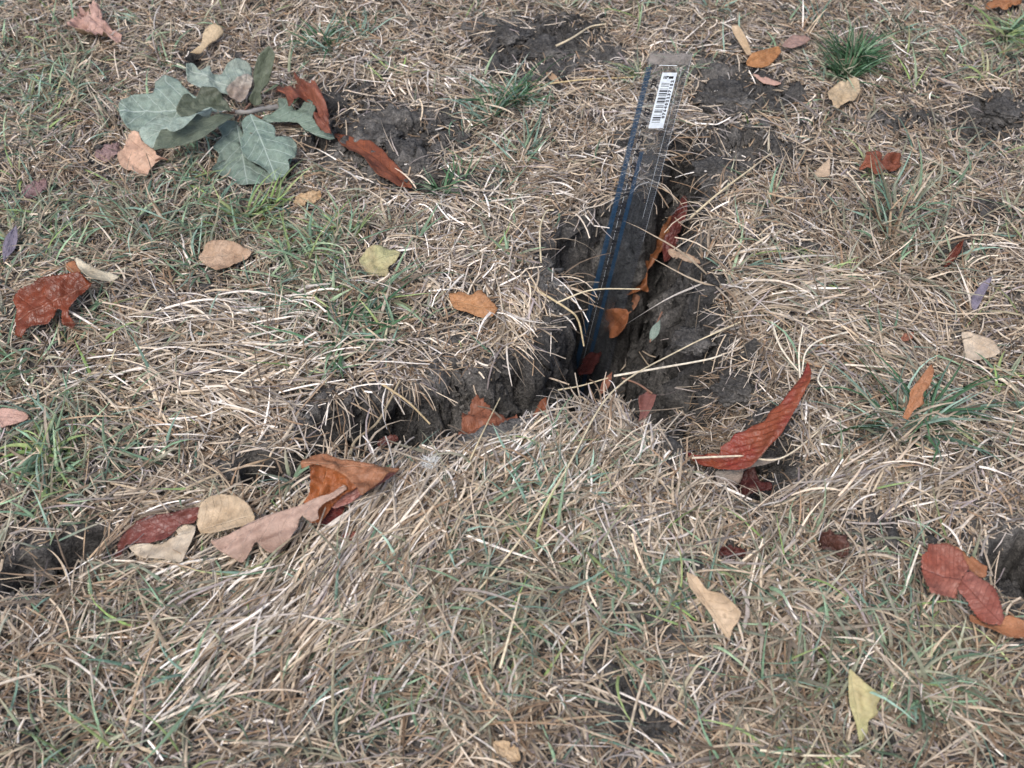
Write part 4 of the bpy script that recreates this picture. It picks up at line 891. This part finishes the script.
# tussock growth: blades leaning out of common crowns
X, Y = scatter(900, .0); nt = len(X); lg = blob(X, Y, LEN)
for i in range(nt):
    if rng.random() > .35+.65*lg[i]: continue
    k = int(rng.integers(14, 40)); rr = rng.uniform(.004, .013)
    a = rng.uniform(0, 2*PI, k); q = np.sqrt(rng.random(k))*rr
    x, y = X[i]+np.cos(a)*q, Y[i]+np.sin(a)*q
    lean = rng.uniform(0, 2*PI); hd = np.where(rng.random(k) < .5, a, lean+rng.normal(0, .6, k))
    gmix = {'brown': 1, 'straw': 1, 'grey': .3, 'pale': .25, 'dull': .25}
    c0 = pick(k, gmix); c1 = c0*rng.uniform(.8, 1.25, (k, 1))
    e0 = rng.uniform(.25, 1.15, k); e1 = rng.uniform(-.35, .35, k)
    dry.add(ribbons(np.stack([x, y, hlawn(x, y)], 1), hd, e0, e1, rng.uniform(.014, .036, k)*(1+.3*lg[i]), rng.uniform(.0008, .0017, k), rng.normal(0, .5, k), 5, c0, c1, rng.normal(0, .5, k)))
# drifts of straw combed one way, as mown and washed together
def pxdir(px, py, deg):
    a, b = at0(px, py), at0(px+20*math.cos(math.radians(deg)), py-20*math.sin(math.radians(deg))); d = b-a; return math.atan2(d[1], d[0])
COMB = [(380,520,60,60,52,.24,420,52,'pale'),(330,600,80,60,48,.3,300,54,'straw'),(270,650,80,50,42,.3,220,58,'pale'),(430,600,60,80,62,.5,260,44,'straw'),(225,380,130,30,10,.42,260,42,'pale'),(230,330,110,22,-8,.4,150,42,'pale'),
        (220,420,110,30,-20,.5,320,42,'straw'),(700,480,60,24,62,.25,220,42,'pale'),(540,470,70,26,50,.45,280,38,'pale'),(640,445,60,18,80,.45,220,34,'straw'),(570,300,26,34,-10,.35,140,36,'pale'),(540,330,30,30,-60,.4,150,32,'straw'),
        (820,300,90,26,8,.4,320,46,'straw'),(900,350,80,40,-30,.6,260,40,'straw'),(850,490,110,30,30,.5,360,38,'straw'),(790,420,24,40,60,.5,90,34,'pale'),(700,250,50,26,15,.6,180,34,'straw'),(440,90,90,30,-30,.6,120,30,'pale'),(610,520,120,40,70,.7,300,40,'straw'),
        (950,400,70,60,-40,.7,220,40,'straw'),(200,520,120,26,20,.6,220,42,'brown'),(470,200,80,60,-40,.9,260,36,'pale'),(740,600,120,60,60,.9,260,40,'straw'),(100,620,90,70,100,.9,260,42,'brown'),(190,570,90,22,28,.4,140,46,'pale')]
for (px, py, rx, ry, dg_, spd, k, L_, tone) in COMB:
    c = at0(px, py); s = pxscale(px, py); hd = pxdir(px, py, dg_)
    x = c[0]+rng.normal(0, .55, k)*rx/s; y = c[1]+rng.normal(0, .55, k)*ry/s/.72
    ln = rng.uniform(.45, 1.1, k)*L_/1000; hh = hd+rng.normal(0, spd, k)
    x0, y0 = x-np.cos(hh)*ln*.5, y-np.sin(hh)*ln*.5
    kk = (bil(GAP, x0, y0) < .003) & (rng.random(k) > .8*bil(BAREALL, x0, y0)) & (bil(CR, x0+np.cos(hh)*ln*.9, y0+np.sin(hh)*ln*.9) < .012+.05*(rng.random(k) < .22)); x0, y0, ln, hh = x0[kk], y0[kk], ln[kk], hh[kk]; k = len(x0)
    col = pick(k, {'pale': 1.0 if tone == 'pale' else .3, 'straw': 1.0, 'brown': .8 if tone == 'brown' else .2, 'grey': .2})
    e0 = rng.normal(.14, .12, k)
    dry.add(ribbons(np.stack([x0, y0, hlawn(x0, y0)+.002+rng.random(k)*.010], 1), hh, e0, -e0+rng.normal(0, .08, k), ln*.9, rng.uniform(.0007, .0015, k), rng.normal(0, .4, k), 5, col, col*rng.uniform(.9, 1.12, (k, 1)), rng.normal(0, .5, k), 'straw'))
# roots and threads hanging over the rim of the crack
k = 1500; i = rng.integers(0, len(RIM), k); t = rng.random(k); j = (i+1) % len(RIM)
q = RIM[i]*(1-t)[:, None]+RIM[j]*t[:, None]; nrm = np.stack([-(RIM[j]-RIM[i])[:, 1], (RIM[j]-RIM[i])[:, 0]], 1); nrm /= np.linalg.norm(nrm, axis=1, keepdims=True)
cen = q+nrm*.01; sgn = np.where(inside(cen[:, 0], cen[:, 1], RIM), 1, -1)[:, None]; nrm *= sgn
kq = (vnoise(q[:, 0]*30, q[:, 1]*30, seed=91)+rng.normal(0, .3, k)) > -.14; q, nrm = q[kq], nrm[kq]; k = len(q)
r0 = q-nrm*rng.uniform(.002, .016, (k, 1)); hd = np.arctan2(nrm[:, 1], nrm[:, 0])+rng.normal(0, .8, k)
col = pick(k, {'straw': 1, 'pale': .5, 'brown': .8, 'grey': .3})
dry.add(ribbons(np.stack([r0[:, 0], r0[:, 1], hlawn(r0[:, 0], r0[:, 1])+.002], 1), hd, rng.normal(.25, .25, k), rng.normal(-.8, .5, k), rng.uniform(.010, .042, k), rng.uniform(.0005, .0012, k), rng.normal(0, .5, k), 5, col, col, rng.normal(0, .5, k), 'straw', over_keep=.08))
tag(dry.build('dry_grass', M_STRAW), 'dry matted lawn grass', kind='stuff')

# single green blades growing through the mat
green = Pile()
X, Y = scatter(100000, .05); g = blob(X, Y, GREEN); k = rng.random(len(X)) < (.055+1.15*g**1.4)*(.35+1.3*(vnoise(X*28, Y*28, seed=95) > .05)); X, Y, g = X[k], Y[k], g[k]; n = len(X)
lg = blob(X, Y, LEN); c0 = pick(n, {'green': 1, 'blue': .5, 'dull': 1.0, 'lime': .25}); c1 = c0*rng.uniform(.85, 1.3, (n, 1)); brown_tip = rng.random(n) < .3
c1[brown_tip] = pick(brown_tip.sum(), {'straw': 1, 'brown': 1})
green.add(ribbons(np.stack([X, Y, hlawn(X, Y)], 1), rng.uniform(0, 2*PI, n), rng.uniform(.35, 1.25, n), rng.uniform(-.4, .6, n), rng.uniform(.014, .038, n)*(1+.3*lg), rng.uniform(.0010, .0022, n), rng.normal(0, .6, n), 5, c0, c1, rng.normal(0, .4, n)))
X, Y = scatter(2000, .02); g = blob(X, Y, GREEN)
for i in range(len(X)):
    if rng.random() > .3+.7*g[i]: continue
    k = int(rng.integers(5, 13)); a = rng.uniform(0, 2*PI, k); q = rng.random(k)*.006; x, y = X[i]+np.cos(a)*q, Y[i]+np.sin(a)*q
    c0 = pick(k, [{'green': 1, 'dull': .5}, {'blue': 1, 'green': .4}, {'lime': 1, 'green': .7}, {'dull': 1, 'straw': .4}][rng.choice(4, p=[.4, .3, .12, .18])])
    c1 = np.where((rng.random(k) < .3)[:, None], pick(k, {'straw': 1}), c0*1.15)
    green.add(ribbons(np.stack([x, y, hlawn(x, y)], 1), a+rng.normal(0, .5, k), rng.uniform(.45, 1.3, k), rng.uniform(-.3, .5, k), rng.uniform(.016, .038, k), rng.uniform(.0013, .0025, k), rng.normal(0, .5, k), 5, c0, c1, rng.normal(0, .35, k)))
tag(green.build('green_grass', M_GRASS), 'scattered green grass blades', kind='stuff')

# tufts one can point at
TG = 'green grass tufts in the dry lawn'
def tuft(label, px, py, rpx, n, mix, e=(.5, 1.35), tip=(-.3, .5), wd=(.0012, .0022), name='grass_tuft', cat='grass tuft', group=TG, core=.22, dead=.12, lean=None):
    c = atg(px, py); s = pxscale(px, py); R = rpx*(1.15 if name == 'grass_tuft' else 1)/s
    ns = int(rng.integers(3, 7)); sub = rng.integers(0, ns, n); so = rng.normal(0, R*(core+.05), (ns, 2)); sl = rng.uniform(0, 2*PI, ns)
    a = rng.uniform(0, 2*PI, n); q = np.sqrt(rng.random(n))*R*core*.6; x, y = c[0]+so[sub, 0]+np.cos(a)*q, c[1]+so[sub, 1]+np.sin(a)*q
    hd = np.where(rng.random(n) < .5, a+rng.normal(0, .7, n), np.where(rng.random(n) < .5, np.arctan2(so[sub, 1], so[sub, 0]), sl[sub])+rng.normal(0, .5, n))
    if lean is not None: x, y = c[0]+np.cos(a)*q, c[1]+np.sin(a)*q; hd = np.where(rng.random(n) < .7, pxdir(px, py, lean)+rng.normal(0, .4, n), hd)
    c0 = pick(n, mix); dd = rng.random(n) < dead; c0[dd] = pick(dd.sum(), {'straw': 1, 'brown': .6}); c1 = c0*rng.uniform(.95, 1.35, (n, 1))
    P_ = Pile(); ln = R*rng.uniform(.45, 1.2, n)*rng.lognormal(0, .18, n)
    P_.add(ribbons(np.stack([x, y, hlawn(x, y)+.0005], 1), hd, rng.uniform(*e, n), rng.uniform(*tip, n), ln, rng.uniform(*wd, n)*(1.15 if name == 'grass_tuft' else 1), rng.normal(0, .6, n), 7, c0, c1, rng.normal(0, .6, n), kink=np.where(rng.random(n) < .15, rng.normal(0, .9, n), 0)))
    return tag(P_.build(name, M_GRASS, c), label, cat, group)
tuft('dark green fine tuft at the top left of centre', 328,42, 34, 100, {'deep': 1, 'blue': 1}, wd=(.0009, .0016))
tuft('blue green tuft below the dark soil patch at the top', 497,112, 42, 120, {'blue': 1, 'deep': .6}, wd=(.001, .0018))
tuft('pale blue green spreading tuft left of the ruler', 522,160, 38, 44, {'blue': 1, 'green': .5, 'dull': .5}, e=(.3, 1.0), wd=(.0011, .0018))
tuft('dark green upright tuft beside the narrow orange brown leaf', 458,196, 36, 80, {'deep': 1, 'green': .8}, wd=(.0011, .0018))
tuft('dense dark green tuft at the upper right above the orange tan leaf', 846,66, 42, 280, {'deep': 1, 'green': .4}, e=(.65, 1.4), tip=(-.2, .8), wd=(.001, .0017), dead=.05, core=.22)
tuft('bright green leafy tuft in the top right corner', 1000,36, 42, 90, {'green': 1, 'lime': .7}, wd=(.0016, .0026))
tuft('grey green upright tuft with pale stems in the right upper lawn', 898,228, 62, 80, {'blue': .7, 'dull': 1, 'green': .6}, e=(.7, 1.4), tip=(.1, .9), dead=.4)
tuft('large dark blue green tuft with long flat blades at the right', 908,424, 70, 150, {'blue': 1, 'deep': .8, 'dull': .4}, e=(.3, 1.25), tip=(-.3, .4), wd=(.0011, .0021), dead=.25)
tuft('yellow green tuft at the right edge below the cream leaf', 1000,392, 24, 22, {'lime': 1}, wd=(.0014, .0022))
tuft('lime green upright tuft right of the grey green sprig', 262,214, 46, 60, {'lime': 1, 'green': .4}, e=(.7, 1.4), tip=(.1, .8), wd=(.0015, .0025))
tuft('lime green tuft with tan blades beside the small pinkish leaf bit', 330,240, 50, 60, {'green': 1, 'lime': .7}, wd=(.0013, .0022), dead=.3)
tuft('green tuft under the grey green sprig', 190,176, 30, 44, {'green': 1, 'blue': .4}, wd=(.001, .0017))
tuft('deep green tuft of broad blades at the left centre', 345,335, 54, 70, {'green': 1, 'deep': .8}, e=(.3, 1.1), wd=(.0014, .0024))
tuft('light green broad bladed tuft at the lower left edge', 46,462, 50, 80, {'green': 1, 'lime': .5}, e=(.4, 1.2), wd=(.0017, .0028))
tuft('blue green tuft on the mound in front of the crack', 566,500, 46, 60, {'blue': 1, 'dull': .5}, e=(.5, 1.3), tip=(.0, .7), wd=(.0013, .0022), dead=.25)
tuft('mixed tan and green star shaped tuft at the lower right', 800,610, 66, 70, {'green': .7, 'dull': 1, 'straw': 1.2}, e=(.25, 1.1), wd=(.0017, .003), dead=.35)
tuft('soft green tuft beside the yellow green pointed leaf', 892,690, 62, 64, {'green': 1, 'blue': .6, 'dull': .6}, e=(.4, 1.2), wd=(.0013, .0022), dead=.3)
tuft('blue green tuft with grey blades left of the bottom centre', 380,590, 50, 44, {'blue': 1, 'green': .5, 'dull': .8}, e=(.4, 1.2), dead=.3)
tuft('short green tuft at the bottom left', 190,690, 60, 50, {'green': 1, 'blue': .5, 'dull': .6}, e=(.4, 1.2), dead=.3)
tuft('long green blades reaching out over the right crack bank', 716,306, 72, 9, {'blue': 1, 'green': .6}, e=(.12, .3), tip=(-.1, .1), wd=(.0014, .0022), dead=0, core=.08, lean=176)
tuft('loose grey green blades between the oak sprig and the large red brown leaf', 150,228, 62, 90, {'green': 1, 'blue': .6, 'dull': .5}, e=(.5, 1.3), wd=(.0011, .0019), dead=.25, core=.4)
tuft('broad green blades left of the yellow green leaf with the brown corner', 316,276, 56, 70, {'green': 1, 'lime': .3}, e=(.4, 1.2), wd=(.0014, .0023), core=.35)
tuft('light green blades below the large red brown torn leaf', 72,352, 56, 60, {'green': 1, 'dull': .6, 'lime': .3}, e=(.5, 1.3), wd=(.0012, .0022), dead=.25, core=.4)
DG = 'dry grass tussocks spread on the lawn'
for (lab, px, py, r_, n_, mx_, ln_) in [
 ('wide flattened straw tussock right of the crack', 745,292, 84, 150, {'straw': 1, 'pale': .5, 'brown': .5, 'dull': .25}, None),
 ('straw tussock with fanned stems in the upper right lawn', 892,262, 84, 130, {'straw': 1, 'pale': .5, 'brown': .6, 'dull': .3}, None),
 ('tan dead tuft on top of the right crack bank', 704,262, 34, 46, {'straw': .6, 'brown': 1}, 90),
 ('straw tussock spilling over the left crack rim', 500,312, 62, 120, {'straw': 1, 'pale': .8, 'brown': .4}, -60),
 ('big grey brown tussock with fanned blades in front of the crack', 452,560, 92, 150, {'brown': .8, 'straw': 1, 'grey': .6, 'dull': .4, 'pale': .3}, None),
 ('straw tussock on the rounded near rim of the crack', 650,440, 52, 100, {'straw': 1, 'pale': .8, 'brown': .3}, None),
 ('brown tussock at the bottom left corner of the lawn', 90,600, 84, 110, {'brown': 1, 'straw': .8, 'dull': .5}, None),
 ('grey brown tussock near the bottom centre', 480,690, 92, 120, {'brown': 1, 'straw': .8, 'grey': .5, 'dull': .5}, None),
 ('reddish brown tussock in the bottom right corner', 960,720, 92, 120, {'brown': 1.2, 'straw': .6, 'dull': .5}, None),
 ('brown tussock at the bottom right centre', 780,730, 92, 120, {'brown': 1.1, 'straw': .8, 'grey': .4, 'dull': .4}, None)]:
    tuft(lab, px, py, r_, n_, mx_, e=(.12, .85), tip=(-.35, .25), wd=(.001, .002), name='grass_tussock', cat='grass tussock', group=DG, core=.2, dead=.05, lean=ln_)

# long single stalks
SG = 'long pale straw stalks lying over the crack and lawn'
def stalk(label, pts, r_=.0008, tone='#d2c4a6'):
    p = curve_pts([atg(x, y, h/1000) for (x, y, h) in pts], 28)
    return tag(tube('straw_stalk', p, np.full(len(p), r_*.76)*np.linspace(1.1, .75, len(p)), M_STRAW, n=6, col=lin(tone)), label, 'straw', SG)
stalk('very long thin straw stalk arching over the fork of the crack', [(470,600,10),(520,540,14),(566,470,20),(612,392,22),(680,350,14),(740,322,12)], .0008)
stalk('thick pale straw lying across the right crack bank', [(614,376,4),(660,368,6),(705,360,6),(722,355,6)], .00095, '#dcd2be')
stalk('thin straw reaching over the dark crack in front of the ruler', [(556,303,10),(592,290,12),(640,289,8)], .0007)
stalk('short pale straw bridging the crack below the ruler', [(558,390,-4),(580,386,-2),(608,378,0)], .0007, '#cbbd9f')
stalk('curly white straw above the tip of the long red leaf', [(848,332,12),(820,340,16),(806,352,18),(802,372,12)], .00085, '#e0d8c6')
stalk('upright white straw left of the curly white straw', [(800,378,10),(799,352,20),(803,326,26)], .0008, '#ded5c2')
stalk('bent white straw left of the red leaf tip', [(772,322,10),(780,346,12),(796,368,10),(808,378,8)], .0009, '#dcd2be')
stalk('hooked white straw right of the red leaf tip', [(824,366,10),(818,380,14),(826,390,12),(836,398,8)], .0008, '#ded5c2')
stalk('white straw laid across the foot of the long red leaf', [(692,458,6),(740,456,10),(786,456,10),(850,402,8)], .0008, '#dcd0b8')
stalk('thin straw rising over the wedged orange leaf', [(470,460,12),(484,430,14),(500,398,10)], .0006, '#cabb9a')
stalk('bent grey stalk crossing the left crack branch', [(350,455,8),(356,440,6),(376,424,4),(388,404,6),(400,380,8)], .0011, '#a8997f')
stalk('straw stalk slanting down into the left crack branch', [(382,384,10),(408,402,4),(430,424,-6)], .001, '#b7a482')
stalk('pale straw lying on the dark soil left of the ruler top', [(556,46,8),(572,38,10),(590,27,8),(606,24,8)], .0011, '#cdbfa4')
stalk('long straw lying level left of the ruler', [(540,85,6),(580,80,8),(636,77,8)], .0007, '#cdb98e')
stalk('straw stalk slanting past the right side of the ruler', [(690,218,6),(720,192,10),(752,168,10),(775,150,8)], .001, '#c9bb9d')
stalk('long white straw stretching across the bottom right lawn', [(760,750,10),(800,755,12),(860,756,12)], .0009, '#d8ccb4')
stalk('upright white straw near the coral leaves', [(903,594,12),(912,568,18),(920,545,22)], .0009, '#e0d8c8')
stalk('white straw below the large tussock in front of the crack', [(500,668,14),(508,640,18),(520,594,22)], .0009, '#ddd0b4')
stalk('curved white straw standing left of the ruler foot', [(541,262,8),(540,230,10),(546,212,8),(554,210,8)], .0008, '#d6c8a8')
stalk('straw stalk hanging over the left rim beside the ruler', [(530,286,8),(566,308,8),(578,320,0),(584,346,-14)], .001, '#bfae8c')

# white fluff on the near rim
fc = atg(430,463,.012); P_ = Pile(); k = 90
v_ = rng.normal(0, 1, (k, 3)); a = np.arctan2(v_[:, 1], v_[:, 0])
P_.add(ribbons(np.tile(fc, (k, 1))+rng.normal(0, .0012, (k, 3)), a, rng.uniform(-.2, 1.3, k), rng.uniform(-.3, 1.0, k), rng.uniform(.003, .008, k), np.full(k, .0005), rng.normal(0, 1, k), 4, np.tile(lin('#e4e6e4'), (k, 1)), np.tile(lin('#e8eaea'), (k, 1)), rng.normal(0, .5, k), check=False))
tag(P_.build('seed_fluff', M_GRASS, fc), 'small tuft of white seed fluff on straw at the near crack rim', 'fluff')

# ------------------------------------------------------------------ soil clods and crumbs
def lump_mesh(name, c, r, sub, seed, flat=.7):
    bm = bmesh.new(); bmesh.ops.create_icosphere(bm, subdivisions=sub, radius=1)
    V = np.array([v.co[:] for v in bm.verts]); Fq = np.array([[v.index for v in f.verts] for f in bm.faces]); bm.free()
    d = .9+.40*vnoise(V[:, 0]*1.6+seed, V[:, 1]*1.6, V[:, 2]*1.6, seed)+.34*np.abs(vnoise(V[:, 0]*4+seed, V[:, 1]*4, V[:, 2]*4, seed+1))+.16*vnoise(V[:, 0]*10, V[:, 1]*10+seed, V[:, 2]*10, seed+2)+.10*vnoise(V[:, 0]*22, V[:, 1]*22+seed, V[:, 2]*22, seed+3)
    V = V*d[:, None]*np.array([r[0], r[1], r[1]*flat if len(r) < 3 else r[2]])
    o = mesh_np(name, V, Fq, M_SOIL); o.location = c
    attr_color(o.data, 'tint', np.zeros((len(V), 3))); return o
CG = 'dark soil clods on the lawn'
for i, (lab, px, py, rx, ry) in enumerate([
 ('large dark soil clod right of the ruler top', 732,100, 30, 20), ('dark clod beside the long narrow orange brown leaf', 408,158, 22, 18), ('grey clod behind the narrow orange leaf', 376,136, 20, 14),
 ('dark clod on the bare soil patch at the top', 545,52, 26, 14), ('smaller dark clod at the left of the top soil patch', 508,36, 18, 11), ('small black clod near the bottom centre', 600,704, 14, 13),
 ('grey clod on the right crack bank', 694,340, 20, 13), ('grey clod shelf inside the right crack branch', 742,388, 24, 14), ('dark clod at the right edge of the upper lawn', 1006,112, 22, 12), ('black clod in the hollow at the lower left', 42,566, 16, 12), ('small black clod in the hole beside the coral leaves', 1010,596, 14, 14), ('grey clod at the far end of the crack', 716,172, 20, 15)]):
    s = pxscale(px, py); dz = {6: -.012, 7: -.016, 9: -.016, 10: -.02}.get(i, .001)
    lump_mesh('soil_clod', atg(px, py, dz), (rx/s, ry/s/.8, ry/s*.6), 5, 100+i*7)
    tag(bpy.context.scene.collection.objects[-1], lab, 'soil clod', CG)
# crumbs: nobody could count them
bm = bmesh.new(); bmesh.ops.create_icosphere(bm, subdivisions=1, radius=1); bv = np.array([v.co[:] for v in bm.verts]); bf = np.array([[v.index for v in f.verts] for f in bm.faces]); bm.free()
n = 46000; X = rng.uniform(-.5, .5, n*4); Y = rng.uniform(.2, 1.0, n*4); k = rng.random(n*4) < bil(BAREALL, X, Y)*.9+.015; X, Y = X[k][:n], Y[k][:n]; n = len(X)
sz = rng.lognormal(-6.6, .55, n); V = bv[None]*(1+.35*rng.standard_normal((n, len(bv), 1)))*sz[:, None, None]*rng.uniform(.7, 1.2, (n, 1, 3))
V = V+np.stack([X, Y, hfull(X, Y)+.003], 1)[:, None, :]
Fq = bf[None]+(np.arange(n)*len(bv))[:, None, None]
cr_ = mesh_np('soil_crumbs', V.reshape(-1, 3), Fq.reshape(-1, 3), M_SOIL, smooth_=False, cols=np.zeros((n*len(bv), 3))); tag(cr_, 'loose soil crumbs', kind='stuff')
